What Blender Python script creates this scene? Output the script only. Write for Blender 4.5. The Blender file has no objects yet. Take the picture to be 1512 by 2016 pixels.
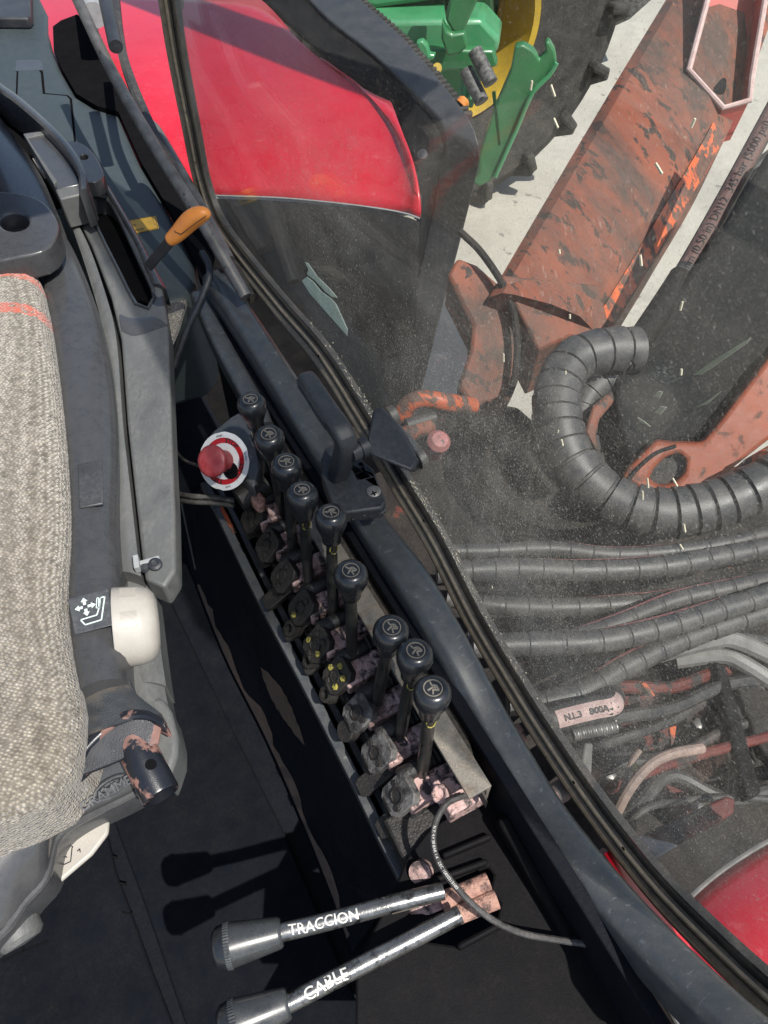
import bpy, bmesh, math, random
from mathutils import Vector, Matrix

scene = bpy.context.scene
COL = scene.collection
rnd = random.Random(7)

# ------------------------------------------------------------------ camera, world, sun, exposure
H = 1.35                      # camera height above the cab floor (z = 0)
PITCH = math.radians(52.0)    # looking down into the cab corner
FPX = 1514.0                  # focal length in photo pixels (1512 x 2016)
cam_d = bpy.data.cameras.new('camera')
cam_d.sensor_fit = 'VERTICAL'; cam_d.sensor_height = 24.0
cam_d.lens = FPX / 2016.0 * 24.0
cam_d.clip_start = 0.02; cam_d.clip_end = 400.0
cam = bpy.data.objects.new('camera', cam_d); COL.objects.link(cam)
cam.location = (0, 0, H); cam.rotation_euler = (math.pi / 2 - PITCH, 0, 0)
scene.camera = cam

SUN_DIR = Vector((0.37, -0.36, 0.87)).normalized()        # towards the sun
world = bpy.data.worlds.new('World'); scene.world = world; world.use_nodes = True
wn = world.node_tree; bg = wn.nodes['Background']
sky = wn.nodes.new('ShaderNodeTexSky'); sky.sky_type = 'NISHITA'; sky.sun_disc = False; sky.dust_density = 1.6
sky.sun_elevation = math.asin(SUN_DIR.z); sky.sun_rotation = math.atan2(SUN_DIR.x, SUN_DIR.y)
wn.links.new(sky.outputs[0], bg.inputs[0]); bg.inputs[1].default_value = 0.12
sun_d = bpy.data.lights.new('sun', 'SUN'); sun_d.energy = 4.9; sun_d.angle = math.radians(0.53)
sun_d.color = (1.0, 0.96, 0.9)
sun = bpy.data.objects.new('sun', sun_d); COL.objects.link(sun)
sun.rotation_euler = (-SUN_DIR).to_track_quat('-Z', 'Y').to_euler()
scene.view_settings.view_transform = 'Standard'; scene.view_settings.look = 'None'
scene.view_settings.exposure = 0.45; scene.view_settings.gamma = 1.0
scene.view_settings.use_curve_mapping = False
scene.cycles.use_denoising = True
scene.cycles.max_bounces = 10; scene.cycles.transparent_max_bounces = 16
scene.cycles.sample_clamp_indirect = 6.0

# ------------------------------------------------------------------ placing helpers
cF = Vector((0, math.cos(PITCH), -math.sin(PITCH)))
cU = Vector((0, math.sin(PITCH), math.cos(PITCH)))
cR = Vector((1, 0, 0)); CP = Vector((0, 0, H))
def ray(x, y):
    return cF + cR * ((x - 756.0) / FPX) - cU * ((y - 1008.0) / FPX)
def U(x, y, z):
    d = ray(x, y); return CP + d * ((z - H) / d.z)
def D(x, y, dep):
    return CP + ray(x, y) * dep
def V(*a): return Vector(a)

SILL_Z = 0.54
GA = U(470, 500, SILL_Z); GB = U(1512, 1950, SILL_Z)
GDIR = (GB - GA).normalized()                    # along the glass, towards the camera
GN = Vector((-GDIR.y, GDIR.x, 0)).normalized()   # horizontal normal
if GN.x < 0: GN = -GN                            # pointing outdoors
ZUP = Vector((0, 0, 1))
def G(x, y, off=0.0):
    d = ray(x, y); p0 = GA + GN * off
    return CP + d * ((p0 - CP).dot(GN) / d.dot(GN))

def catmull(pts, n, closed=False):
    P = [Vector(p) for p in pts]
    if len(P) < 3 and not closed:
        return [P[0].lerp(P[-1], i / (n - 1)) for i in range(n)]
    m = len(P); out = []
    segs = m if closed else m - 1
    # chord-length resample
    def pt(i):
        if closed: return P[i % m]
        return P[max(0, min(m - 1, i))] if 0 <= i < m else (P[0] * 2 - P[1] if i < 0 else P[-1] * 2 - P[-2])
    dense = []
    for s in range(segs):
        a, b, c, d = pt(s - 1), pt(s), pt(s + 1), pt(s + 2)
        for k in range(16):
            t = k / 16
            dense.append(0.5 * ((2 * b) + (c - a) * t + (2 * a - 5 * b + 4 * c - d) * t * t + (3 * b - a - 3 * c + d) * t ** 3))
    dense.append(pt(segs) if closed else P[-1])
    L = [0]
    for i in range(1, len(dense)): L.append(L[-1] + (dense[i] - dense[i - 1]).length)
    tot = L[-1]; j = 0
    cnt = n if closed else n - 1
    for i in range(n):
        t = tot * i / cnt
        while j < len(L) - 2 and L[j + 1] < t: j += 1
        f = (t - L[j]) / max(1e-9, L[j + 1] - L[j])
        out.append(dense[j].lerp(dense[j + 1], min(1, f)))
    return out

class MB:
    """collects faces of one mesh object"""
    def __init__(s): s.v = []; s.f = []; s.m = []
    def add(s, vs, fs, mi=0):
        o = len(s.v); s.v += [Vector(v) for v in vs]
        for f in fs: s.f.append([i + o for i in f]); s.m.append(mi)
        return s
    def box(s, c, ax, ay, az, mi=0):
        """c centre; ax, ay, az half vectors"""
        vs = [c + ax * i + ay * j + az * k for i in (-1, 1) for j in (-1, 1) for k in (-1, 1)]
        return s.add(vs, [(0, 1, 3, 2), (4, 6, 7, 5), (0, 4, 5, 1), (2, 3, 7, 6), (0, 2, 6, 4), (1, 5, 7, 3)], mi)
    def bar(s, a, b, w, h, up=ZUP, mi=0):
        d = (b - a); l = d.length; d = d / l
        x = d.cross(up)
        if x.length < 1e-4: x = d.cross(Vector((1, 0, 0)))
        x.normalize(); y = x.cross(d)
        return s.box((a + b) / 2, d * (l / 2), x * (w / 2), y * (h / 2), mi)
    def rings(s, rings, cap0=True, cap1=True, mi=0, closed=False):
        n = len(rings[0]); o = len(s.v)
        for r in rings: s.v += [Vector(p) for p in r]
        m = len(rings)
        for i in range(m if closed else m - 1):
            for j in range(n):
                a = o + i * n + j; b = o + i * n + (j + 1) % n
                i2 = (i + 1) % m
                c = o + i2 * n + (j + 1) % n; d = o + i2 * n + j
                s.f.append([a, b, c, d]); s.m.append(mi)
        if not closed:
            if cap0: s.f.append([o + j for j in range(n)][::-1]); s.m.append(mi)
            if cap1: s.f.append([o + (m - 1) * n + j for j in range(n)]); s.m.append(mi)
        return s
    def lathe(s, o, axis, prof, n=24, mi=0, cap0=True, cap1=True, phase=0.0):
        """prof: (distance along axis, radius)"""
        a = Vector(axis).normalized(); x = a.orthogonal().normalized(); y = a.cross(x)
        R = [[o + a * h + (x * math.cos(2 * math.pi * j / n + phase) + y * math.sin(2 * math.pi * j / n + phase)) * max(r, 1e-5) for j in range(n)] for h, r in prof]
        return s.rings(R, cap0, cap1, mi)
    def cyl(s, a, b, r0, r1=None, n=16, mi=0):
        d = b - a
        return s.lathe(a, d, [(0, r0), (d.length, r0 if r1 is None else r1)], n, mi)
    def sweep(s, path, prof, up=ZUP, mi=0, scale=None, closed=False):
        """prof: 2D outline (side, up) swept along the path with fixed up"""
        R = []
        m = len(path)
        for i, p in enumerate(path):
            if closed: t = path[(i + 1) % m] - path[i - 1]
            else: t = path[min(i + 1, m - 1)] - path[max(i - 1, 0)]
            t.normalize(); side = t.cross(up)
            if side.length < 1e-4: side = t.orthogonal()
            side.normalize(); u = side.cross(t)
            k = 1 if scale is None else scale(i / (m - 1))
            R.append([p + side * (q[0] * k) + u * (q[1] * k) for q in prof])
        return s.rings(R, mi=mi, closed=closed)
    def tube(s, path, r, n=12, mi=0, caps=True):
        """parallel transport tube; r float or function of (t, length)"""
        t0 = (path[1] - path[0]).normalized(); x = t0.orthogonal().normalized(); R = []
        m = len(path); acc = 0.0; prev = t0
        for i, p in enumerate(path):
            t = (path[min(i + 1, m - 1)] - path[max(i - 1, 0)]).normalized()
            q = prev.rotation_difference(t); x = (q @ x); x = (x - t * x.dot(t)).normalized(); y = t.cross(x); prev = t
            if i: acc += (p - path[i - 1]).length
            rr = r(acc) if callable(r) else r
            R.append([p + (x * math.cos(2 * math.pi * j / n) + y * math.sin(2 * math.pi * j / n)) * rr for j in range(n)])
        return s.rings(R, caps, caps, mi)
    def loft(s, L, R, arch=0.0, nseg=8, drop=0.0, mi=0, up=ZUP, shape=None):
        """surface between two edge curves, arched along up, skirts dropped at both sides"""
        rows = []
        for a, b in zip(L, R):
            row = []
            for k in range(nseg + 1):
                t = k / nseg
                hgt = shape(t) if shape else 4 * t * (1 - t)
                row.append(a.lerp(b, t) + up * (arch * hgt))
            if drop: row = [a - up * drop] + row + [b - up * drop]
            rows.append(row)
        o = len(s.v); n = len(rows[0])
        for r_ in rows: s.v += r_
        for i in range(len(rows) - 1):
            for j in range(n - 1):
                s.f.append([o + i * n + j, o + i * n + j + 1, o + (i + 1) * n + j + 1, o + (i + 1) * n + j]); s.m.append(mi)
        if drop:
            s.f.append([o + j for j in range(n)]); s.m.append(mi)
            s.f.append([o + (len(rows) - 1) * n + j for j in range(n)][::-1]); s.m.append(mi)
        return s
    def prism(s, pts, vec, holes=(), mi=0):
        """flat outline (3D points) with optional holes, extruded by vec"""
        bm = bmesh.new()
        loops = [list(pts)] + [list(h) for h in holes]
        edges = []
        for lp in loops:
            bv = [bm.verts.new(p) for p in lp]
            for i in range(len(bv)): edges.append(bm.edges.new((bv[i], bv[(i + 1) % len(bv)])))
        if holes:
            nrm = Vector((0, 0, 0)); P = loops[0]
            for i in range(len(P)): nrm += P[i].cross(P[(i + 1) % len(P)])
            r = bmesh.ops.triangle_fill(bm, edges=edges, use_beauty=True, normal=nrm)
            faces = [g for g in r['geom'] if isinstance(g, bmesh.types.BMFace)]
        else:
            faces = [bm.faces.new(bm.verts[:])]
        g = bmesh.ops.extrude_face_region(bm, geom=faces)
        bmesh.ops.translate(bm, vec=vec, verts=[e for e in g['geom'] if isinstance(e, bmesh.types.BMVert)])
        bmesh.ops.recalc_face_normals(bm, faces=bm.faces[:])
        bm.verts.index_update()
        s.add([v.co.copy() for v in bm.verts], [[v.index for v in f.verts] for f in bm.faces], mi)
        bm.free(); return s
    def poly(s, pts, mi=0):
        return s.add(pts, [list(range(len(pts)))], mi)

ORIG = {}
def obj(name, mb, mat, parent=None, smooth=35, bevel=0.0, segs=2, subsurf=0, origin=None, recalc=True):
    c = origin if origin is not None else sum(mb.v, Vector()) / len(mb.v)
    me = bpy.data.meshes.new(name)
    me.from_pydata([v - c for v in mb.v], [], mb.f)
    mats = mat if isinstance(mat, (list, tuple)) else [mat]
    for m in mats: me.materials.append(M[m])
    if len(mats) > 1: me.polygons.foreach_set('material_index', mb.m)
    if recalc:
        bm = bmesh.new(); bm.from_mesh(me); bmesh.ops.recalc_face_normals(bm, faces=bm.faces[:]); bm.to_mesh(me); bm.free()
    if smooth:
        me.polygons.foreach_set('use_smooth', [True] * len(me.polygons)); me.set_sharp_from_angle(angle=math.radians(smooth))
    o = bpy.data.objects.new(name, me); COL.objects.link(o)
    if bevel:
        b = o.modifiers.new('bevel', 'BEVEL'); b.width = bevel; b.segments = segs; b.limit_method = 'ANGLE'; b.angle_limit = math.radians(30)
    if subsurf:
        b = o.modifiers.new('subsurf', 'SUBSURF'); b.levels = subsurf; b.render_levels = subsurf
    ORIG[o.name] = c
    if parent is not None:
        o.parent = parent; o.location = c - ORIG[parent.name]
    else: o.location = c
    return o
def thing(name, loc, label, cat, group=None):
    o = bpy.data.objects.new(name, None); COL.objects.link(o); o.location = loc; o.empty_display_size = 0.05
    ORIG[o.name] = Vector(loc); return tag(o, label, cat, group)
def tag(o, label, cat, group=None):
    o['label'] = label; o['category'] = cat
    if group: o['group'] = group
    return o
def struct(o): o['kind'] = 'structure'; return o

_txt = {}
def text_mesh(s, size, bold=0.0, shear=0.0, cuts=0):
    """outline text as flat triangles in 2D: list of (x, y), faces"""
    key = (s, size, bold, shear, cuts)
    if key in _txt: return _txt[key]
    cu = bpy.data.curves.new('t', 'FONT'); cu.body = s; cu.size = size; cu.offset = bold; cu.shear = shear; cu.resolution_u = 3
    o = bpy.data.objects.new('t', cu); COL.objects.link(o)
    dg = bpy.context.evaluated_depsgraph_get(); me = o.evaluated_get(dg).to_mesh()
    bm = bmesh.new(); bm.from_mesh(me)
    if cuts:
        y0 = min(q.co.y for q in bm.verts); y1 = max(q.co.y for q in bm.verts)
        for k in range(1, cuts):
            bmesh.ops.bisect_plane(bm, geom=bm.verts[:] + bm.edges[:] + bm.faces[:], plane_co=(0, y0 + (y1 - y0) * k / cuts, 0), plane_no=(0, 1, 0))
    bm.verts.index_update(); v = [(p.co.x, p.co.y) for p in bm.verts]; f = [[q.index for q in p.verts] for p in bm.faces]; bm.free()
    bpy.data.objects.remove(o); bpy.data.curves.remove(cu)
    _txt[key] = (v, f); return v, f
def text_plane(mb, s, size, o, ex, ey, lift=0.0, bold=0.0, mi=0, centre=False):
    v, f = text_mesh(s, size, bold)
    if centre:
        cx = (min(a for a, b in v) + max(a for a, b in v)) / 2; cy = (min(b for a, b in v) + max(b for a, b in v)) / 2
    else: cx = cy = 0
    n = ex.cross(ey)
    mb.add([o + ex * (x - cx) + ey * (y - cy) + n * lift for x, y in v], f, mi)
def text_tube(mb, s, size, path, r, towards, start=0.0, bold=0.0, jitter=0.0, mi=0, lift=0.0006):
    """letters wrapped on a round rod; path from first to last letter; towards = side of the rod they face"""
    v, f = text_mesh(s, size, bold, cuts=9)
    cy = (min(b for a, b in v) + max(b for a, b in v)) / 2
    L = [0]
    for i in range(1, len(path)): L.append(L[-1] + (path[i] - path[i - 1]).length)
    out = []
    for x, y in v:
        q = start + x; i = 0
        while i < len(L) - 2 and L[i + 1] < q: i += 1
        t = (q - L[i]) / (L[i + 1] - L[i]); p = path[i].lerp(path[i + 1], t); d = (path[i + 1] - path[i]).normalized()
        n = (towards - d * towards.dot(d)).normalized(); side = n.cross(d)
        yy = (y - cy) + jitter * math.sin(q * 140.0)
        a = yy / r
        out.append(p + (n * math.cos(a) + side * math.sin(a)) * (r + lift))
    mb.add(out, f, mi)

# ------------------------------------------------------------------ procedural materials
M = {}
def nodes(name):
    m = bpy.data.materials.new(name); m.use_nodes = True; M[name] = m
    nt = m.node_tree; return m, nt, nt.nodes['Principled BSDF'], nt.nodes['Material Output']
def coords(nt, sx=1, sy=1, sz=1, mode='Object', rot=0.0):
    tc = nt.nodes.new('ShaderNodeTexCoord'); mp = nt.nodes.new('ShaderNodeMapping'); mp.inputs['Scale'].default_value = (sx, sy, sz)
    vr = nt.nodes.new('ShaderNodeVectorRotate'); vr.rotation_type = 'Z_AXIS'; vr.inputs['Angle'].default_value = rot
    nt.links.new(tc.outputs[mode], vr.inputs['Vector']); nt.links.new(vr.outputs[0], mp.inputs[0])
    oi = nt.nodes.new('ShaderNodeObjectInfo'); ma = nt.nodes.new('ShaderNodeVectorMath'); ma.operation = 'ADD'
    ml = nt.nodes.new('ShaderNodeMath'); ml.operation = 'MULTIPLY'; ml.inputs[1].default_value = 37.0
    nt.links.new(oi.outputs['Random'], ml.inputs[0]); nt.links.new(mp.outputs[0], ma.inputs[0]); nt.links.new(ml.outputs[0], ma.inputs[1])
    return ma.outputs[0]
def noise(nt, vec, scale, detail=4, rough=0.55, dist=0.0):
    n = nt.nodes.new('ShaderNodeTexNoise'); n.inputs['Scale'].default_value = scale; n.inputs['Detail'].default_value = detail
    n.inputs['Roughness'].default_value = rough; n.inputs['Distortion'].default_value = dist
    nt.links.new(vec, n.inputs['Vector']); return n.outputs['Fac']
def ramp(nt, fac, lo, hi, c0=(0, 0, 0, 1), c1=(1, 1, 1, 1)):
    r = nt.nodes.new('ShaderNodeValToRGB'); e = r.color_ramp.elements
    e[0].position = lo; e[1].position = hi; e[0].color = c0; e[1].color = c1
    nt.links.new(fac, r.inputs[0]); return r.outputs['Color']
def mixc(nt, fac, a, b):
    m = nt.nodes.new('ShaderNodeMix'); m.data_type = 'RGBA'
    for s, v in ((m.inputs['Factor'], fac), (m.inputs['A'], a), (m.inputs['B'], b)):
        if isinstance(v, (tuple, list)): s.default_value = (*v[:3], 1)
        elif isinstance(v, (int, float)): s.default_value = v
        else: nt.links.new(v, s)
    return m.outputs['Result']
def math_(nt, op, a, b=0.0, clamp=False):
    m = nt.nodes.new('ShaderNodeMath'); m.operation = op; m.use_clamp = clamp
    for s, v in ((m.inputs[0], a), (m.inputs[1], b)):
        if isinstance(v, (int, float)): s.default_value = v
        else: nt.links.new(v, s)
    return m.outputs[0]
def bump(nt, h, dist, strength=1.0):
    b = nt.nodes.new('ShaderNodeBump'); b.inputs['Distance'].default_value = dist; b.inputs['Strength'].default_value = strength
    nt.links.new(h, b.inputs['Height']); return b.outputs[0]
def surf(name, c, c2=None, rough=0.5, metal=0.0, vary=25.0, chips=None, chips2=None, dust=None, grain=None, rvar=0.12, coat=0.0, scratch=None, stretch=(1, 1, 1), spec=0.5, rot=0.0):
    """c/c2 mottled base; chips = (colour, coverage, scale, roughness); dust = (colour, amount, scale); grain = (scale, depth)"""
    m, nt, b, out = nodes(name); vec = coords(nt, *stretch, rot=rot)
    c2 = c2 or tuple(x * 0.72 for x in c)
    n1 = noise(nt, vec, vary, 6, 0.6)
    col = mixc(nt, ramp(nt, n1, 0.3, 0.7), c2, c)
    rg = math_(nt, 'MULTIPLY_ADD', n1, rvar * 2); rg.node.inputs[2].default_value = rough - rvar
    mt = metal
    if chips:
        n2 = noise(nt, vec, chips[2], 8, 0.62, 0.3); sf_ = chips[4] if len(chips) > 4 else 0.014; k = ramp(nt, n2, 1 - chips[1] - sf_, 1 - chips[1] + sf_)
        col = mixc(nt, k, col, mixc(nt, ramp(nt, noise(nt, vec, chips[2] * 3, 5), 0.35, 0.65), tuple(x * 0.6 for x in chips[0]), chips[0]))
        rg = mixc(nt, k, rg, (chips[3],) * 3)
    if chips2:
        v3 = nt.nodes.new('ShaderNodeVectorMath'); v3.operation = 'ADD'; v3.inputs[1].default_value = (3.1, 7.7, 1.3); nt.links.new(vec, v3.inputs[0])
        n4 = noise(nt, v3.outputs[0], chips2[2], 8, 0.65, 0.4); sf_ = chips2[4] if len(chips2) > 4 else 0.014; k4 = ramp(nt, n4, 1 - chips2[1] - sf_, 1 - chips2[1] + sf_)
        col = mixc(nt, k4, col, chips2[0]); rg = mixc(nt, k4, rg, (chips2[3],) * 3)
    if scratch:
        vs = coords(nt, *scratch[1]); n5 = noise(nt, vs, scratch[2], 3, 0.5); k5 = ramp(nt, n5, 0.64, 0.7)
        col = mixc(nt, math_(nt, 'MULTIPLY', k5, scratch[3]), col, scratch[0])
    if dust:
        n3 = noise(nt, vec, dust[2], 7, 0.65); n3b = noise(nt, vec, dust[2] * 9, 4, 0.6)
        k3 = math_(nt, 'MULTIPLY', math_(nt, 'MULTIPLY', ramp(nt, n3, 0.32, 0.72), ramp(nt, n3b, 0.25, 0.75)), dust[1] * 2.0, True)
        col = mixc(nt, k3, col, dust[0]); rg = mixc(nt, k3, rg, (0.9, 0.9, 0.9))
    nt.links.new(col, b.inputs['Base Color']); nt.links.new(rg, b.inputs['Roughness'])
    b.inputs['Metallic'].default_value = mt; b.inputs['Coat Weight'].default_value = coat; b.inputs['Coat Roughness'].default_value = 0.12
    b.inputs['Specular IOR Level'].default_value = spec
    if grain:
        nt.links.new(bump(nt, noise(nt, vec, grain[0], 3, 0.6), grain[1]), b.inputs['Normal'])
    return m

DUST = (0.33, 0.29, 0.23)
surf('black_plastic', (0.022, 0.025, 0.03), rough=0.38, dust=((0.2, 0.2, 0.2), 0.12, 18), grain=(900, 0.0004), spec=0.4)
surf('seat_plastic', (0.045, 0.046, 0.048), (0.036, 0.037, 0.039), rough=0.26, rvar=0.05, vary=5, dust=((0.16, 0.155, 0.15), 0.12, 70), coat=0.25)
surf('seat_panel', (0.098, 0.101, 0.1), (0.068, 0.071, 0.07), rough=0.48, vary=7, dust=((0.2, 0.195, 0.18), 0.25, 26), chips2=((0.05, 0.052, 0.053), 0.36, 12, 0.5, 0.09), grain=(900, 0.0003), stretch=(1, 0.5, 1))
surf('dark_void', (0.008, 0.008, 0.009), rough=0.8, spec=0.0)  # flat black standing in for shade inside holes, slots and gaps
surf('dirty_seat', (0.10, 0.08, 0.06), (0.05, 0.043, 0.037), rough=0.85, vary=34, chips=((0.04, 0.045, 0.05), 0.56, 16, 0.45, 0.08), grain=(500, 0.0008))
surf('ivory', (0.40, 0.38, 0.34), (0.32, 0.3, 0.265), rough=0.45, vary=40, dust=((0.26, 0.22, 0.17), 0.25, 40))
surf('teal_plastic', (0.036, 0.048, 0.052), (0.03, 0.04, 0.044), rough=0.45, vary=6, dust=((0.1, 0.108, 0.105), 0.2, 50), grain=(1600, 0.0003), spec=0.35)
surf('orange_plastic', (0.7, 0.24, 0.035), (0.56, 0.18, 0.03), rough=0.4, vary=50, dust=((0.3, 0.2, 0.1), 0.15, 60))
surf('yellow_label', (0.75, 0.43, 0.03), rough=0.5, vary=80, dust=(DUST, 0.2, 60))
surf('print_black', (0.015, 0.015, 0.015), rough=0.6)
surf('print_white', (0.66, 0.65, 0.6), (0.5, 0.49, 0.45), rough=0.7, vary=300, chips=((0.03, 0.03, 0.03), 0.38, 210, 0.5))
surf('print_mint', (0.62, 0.72, 0.68), rough=0.6, vary=300)
surf('sticker_dark', (0.05, 0.054, 0.06), rough=0.4, dust=((0.25, 0.25, 0.25), 0.2, 40))
surf('worn_steel', (0.2, 0.19, 0.175), (0.1, 0.095, 0.09), rough=0.42, metal=0.55, vary=40, chips=((0.06, 0.055, 0.05), 0.35, 45, 0.6), grain=(600, 0.0006), stretch=(1, 1, 1))
surf('black_paint', (0.052, 0.058, 0.063), (0.04, 0.046, 0.051), rough=0.3, rvar=0.06, vary=7, chips2=((0.17, 0.145, 0.125), 0.23, 20, 0.7, 0.02), dust=(DUST, 0.12, 60), scratch=((0.3, 0.31, 0.32), (50, 50, 200), 2, 0.22), coat=0.25)
surf('black_paint_dusty', (0.022, 0.022, 0.023), (0.014, 0.014, 0.015), rough=0.6, vary=18, dust=((0.2, 0.16, 0.12), 0.42, 16), chips=((0.10, 0.065, 0.045), 0.36, 18, 0.8), grain=(400, 0.0006))
surf('panel_black', (0.007, 0.007, 0.008), (0.005, 0.005, 0.006), rough=0.55, vary=12, dust=((0.05, 0.042, 0.035), 0.1, 30), grain=(500, 0.0003), spec=0.06)
surf('angle_steel', (0.15, 0.14, 0.122), (0.085, 0.08, 0.072), rough=0.6, vary=24, dust=((0.3, 0.25, 0.185), 0.5, 50), chips=((0.10, 0.075, 0.055), 0.44, 34, 0.8, 0.07), grain=(400, 0.0008))
surf('kick_panel', (0.007, 0.0085, 0.012), (0.005, 0.006, 0.009), rough=0.5, vary=9, dust=((0.05, 0.045, 0.04), 0.1, 20), grain=(300, 0.0004), spec=0.06)  # base darkened in place of the shade low in the cab
surf('worn_brown', (0.12, 0.078, 0.058), (0.07, 0.045, 0.034), rough=0.8, vary=40, grain=(300, 0.001))
surf('mat_rubber', (0.006, 0.0075, 0.011), (0.0045, 0.0055, 0.008), rough=0.8, vary=8, dust=((0.03, 0.026, 0.022), 0.18, 30), grain=(700, 0.0007), chips2=((0.026, 0.021, 0.018), 0.26, 40, 0.9), spec=0.03)  # rubber darkened further to stand in for shade over the floor
surf('seal_dust_highlight', (0.2, 0.165, 0.115), (0.11, 0.092, 0.066), rough=0.6, vary=80, dust=((0.34, 0.275, 0.19), 0.5, 120), chips=((0.03, 0.028, 0.025), 0.36, 60, 0.5, 0.05))  # dust tan that also paints the lit crown of the seal
surf('seal_clean', (0.022, 0.022, 0.023), rough=0.42, vary=30, dust=((0.2, 0.17, 0.13), 0.25, 26), grain=(500, 0.0006))
surf('grease_cast', (0.014, 0.0135, 0.013), (0.008, 0.008, 0.008), rough=0.42, vary=60, dust=((0.07, 0.058, 0.048), 0.3, 50), grain=(300, 0.0014), spec=0.4)
surf('pink_cast', (0.55, 0.4, 0.37), (0.34, 0.2, 0.18), rough=0.7, vary=90, chips=((0.035, 0.03, 0.03), 0.46, 75, 0.55, 0.05), chips2=((0.1, 0.07, 0.06), 0.42, 30, 0.6, 0.08), grain=(300, 0.0012))
surf('grey_cast', (0.16, 0.155, 0.148), (0.05, 0.047, 0.045), rough=0.5, vary=90, chips=((0.02, 0.02, 0.02), 0.45, 50, 0.5, 0.09), grain=(350, 0.0016))
surf('yellow_mark', (0.36, 0.31, 0.05), (0.2, 0.17, 0.04), rough=0.7, vary=300, chips=((0.02, 0.02, 0.02), 0.45, 220, 0.6))
surf('knob_black', (0.014, 0.016, 0.019), rough=0.27, vary=30, dust=((0.12, 0.12, 0.12), 0.05, 120), coat=0.25)
surf('knob_emblem', (0.2, 0.18, 0.15), (0.12, 0.11, 0.09), rough=0.4, vary=200)
surf('lever_rod', (0.018, 0.018, 0.018), (0.01, 0.01, 0.01), rough=0.3, vary=60, chips=((0.16, 0.14, 0.12), 0.30, 110, 0.5), dust=(DUST, 0.08, 60))
surf('lever_bright', (0.3, 0.3, 0.29), (0.15, 0.15, 0.145), rough=0.27, metal=0.8, vary=30, chips=((0.025, 0.025, 0.025), 0.42, 60, 0.3, 0.08), chips2=((0.5, 0.48, 0.42), 0.3, 120, 0.5), grain=(500, 0.0002))
surf('knob_grey', (0.032, 0.035, 0.037), (0.022, 0.025, 0.027), rough=0.26, vary=40, dust=((0.14, 0.14, 0.13), 0.2, 60), coat=0.2)
surf('rust_pin', (0.42, 0.25, 0.19), (0.27, 0.14, 0.11), rough=0.8, vary=90, chips=((0.07, 0.045, 0.04), 0.42, 60, 0.8, 0.06), grain=(200, 0.003))
surf('stop_red', (0.24, 0.022, 0.026), (0.18, 0.016, 0.02), rough=0.42, vary=60, dust=((0.3, 0.12, 0.12), 0.25, 60))
surf('stop_ring', (0.5, 0.012, 0.018), rough=0.4, vary=100)
surf('stop_white', (0.72, 0.72, 0.7), (0.6, 0.6, 0.58), rough=0.5, vary=120, chips=((0.06, 0.05, 0.045), 0.31, 90, 0.7))
surf('seat_tube', (0.013, 0.015, 0.02), rough=0.28, vary=30, chips=((0.23, 0.12, 0.095), 0.46, 17, 0.75), grain=(700, 0.00015))
surf('red_paint', (0.5, 0.009, 0.022), (0.43, 0.007, 0.018), rough=0.28, vary=5, coat=0.5, dust=((0.45, 0.12, 0.13), 0.13, 14), scratch=((0.6, 0.18, 0.18), (30, 30, 3), 3, 0.2))
surf('flare_black', (0.04, 0.042, 0.046), (0.028, 0.029, 0.032), rough=0.4, vary=14, dust=((0.13, 0.125, 0.12), 0.25, 20), grain=(500, 0.0005))
surf('inner_black', (0.010, 0.010, 0.011), (0.006, 0.006, 0.007), rough=0.7, vary=8, dust=((0.045, 0.042, 0.038), 0.3, 14), spec=0.12)
surf('orange_boom', (0.27, 0.077, 0.04), (0.18, 0.052, 0.03), rough=0.6, vary=16, chips=((0.04, 0.03, 0.025), 0.43, 34, 0.65, 0.02), chips2=((0.06, 0.042, 0.034), 0.48, 6, 0.7, 0.11), dust=((0.17, 0.12, 0.095), 0.3, 40), scratch=((0.33, 0.24, 0.2), (60, 6, 60), 2, 0.35), grain=(300, 0.0006), stretch=(1, 0.25, 1), rot=-0.42, spec=0.3)
surf('orange_arm', (0.26, 0.052, 0.018), (0.18, 0.037, 0.015), rough=0.5, vary=20, chips=((0.07, 0.04, 0.03), 0.4, 24, 0.7, 0.05), dust=((0.16, 0.1, 0.075), 0.25, 40), spec=0.3)
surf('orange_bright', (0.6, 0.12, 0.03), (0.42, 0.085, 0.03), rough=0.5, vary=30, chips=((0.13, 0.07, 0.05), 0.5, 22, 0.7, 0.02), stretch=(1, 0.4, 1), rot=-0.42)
surf('weld_edge', (0.5, 0.37, 0.34), (0.36, 0.24, 0.22), rough=0.7, vary=60)
surf('channel_red', (0.42, 0.045, 0.03), (0.32, 0.035, 0.025), rough=0.5, vary=14, chips=((0.12, 0.07, 0.06), 0.36, 14, 0.7))
surf('hose_wrap', (0.036, 0.037, 0.039), (0.024, 0.025, 0.027), rough=0.4, vary=20, dust=((0.2, 0.18, 0.155), 0.32, 36), chips2=((0.14, 0.12, 0.1), 0.3, 60, 0.8, 0.05), grain=(400, 0.0004))
surf('hose_black', (0.02, 0.021, 0.022), rough=0.5, vary=30, dust=((0.2, 0.18, 0.16), 0.3, 30))
surf('hose_band', (0.13, 0.07, 0.06), (0.09, 0.05, 0.045), rough=0.7, vary=60)
surf('overspray', (0.42, 0.17, 0.165), (0.3, 0.11, 0.105), rough=0.6, vary=80, chips=((0.05, 0.045, 0.045), 0.38, 60, 0.5))
surf('rust_pipe', (0.33, 0.24, 0.2), (0.2, 0.14, 0.12), rough=0.6, vary=60, grain=(300, 0.001))
surf('grey_pipe', (0.2, 0.195, 0.19), (0.11, 0.107, 0.104), rough=0.5, vary=40, dust=((0.25, 0.22, 0.19), 0.3, 50))
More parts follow.
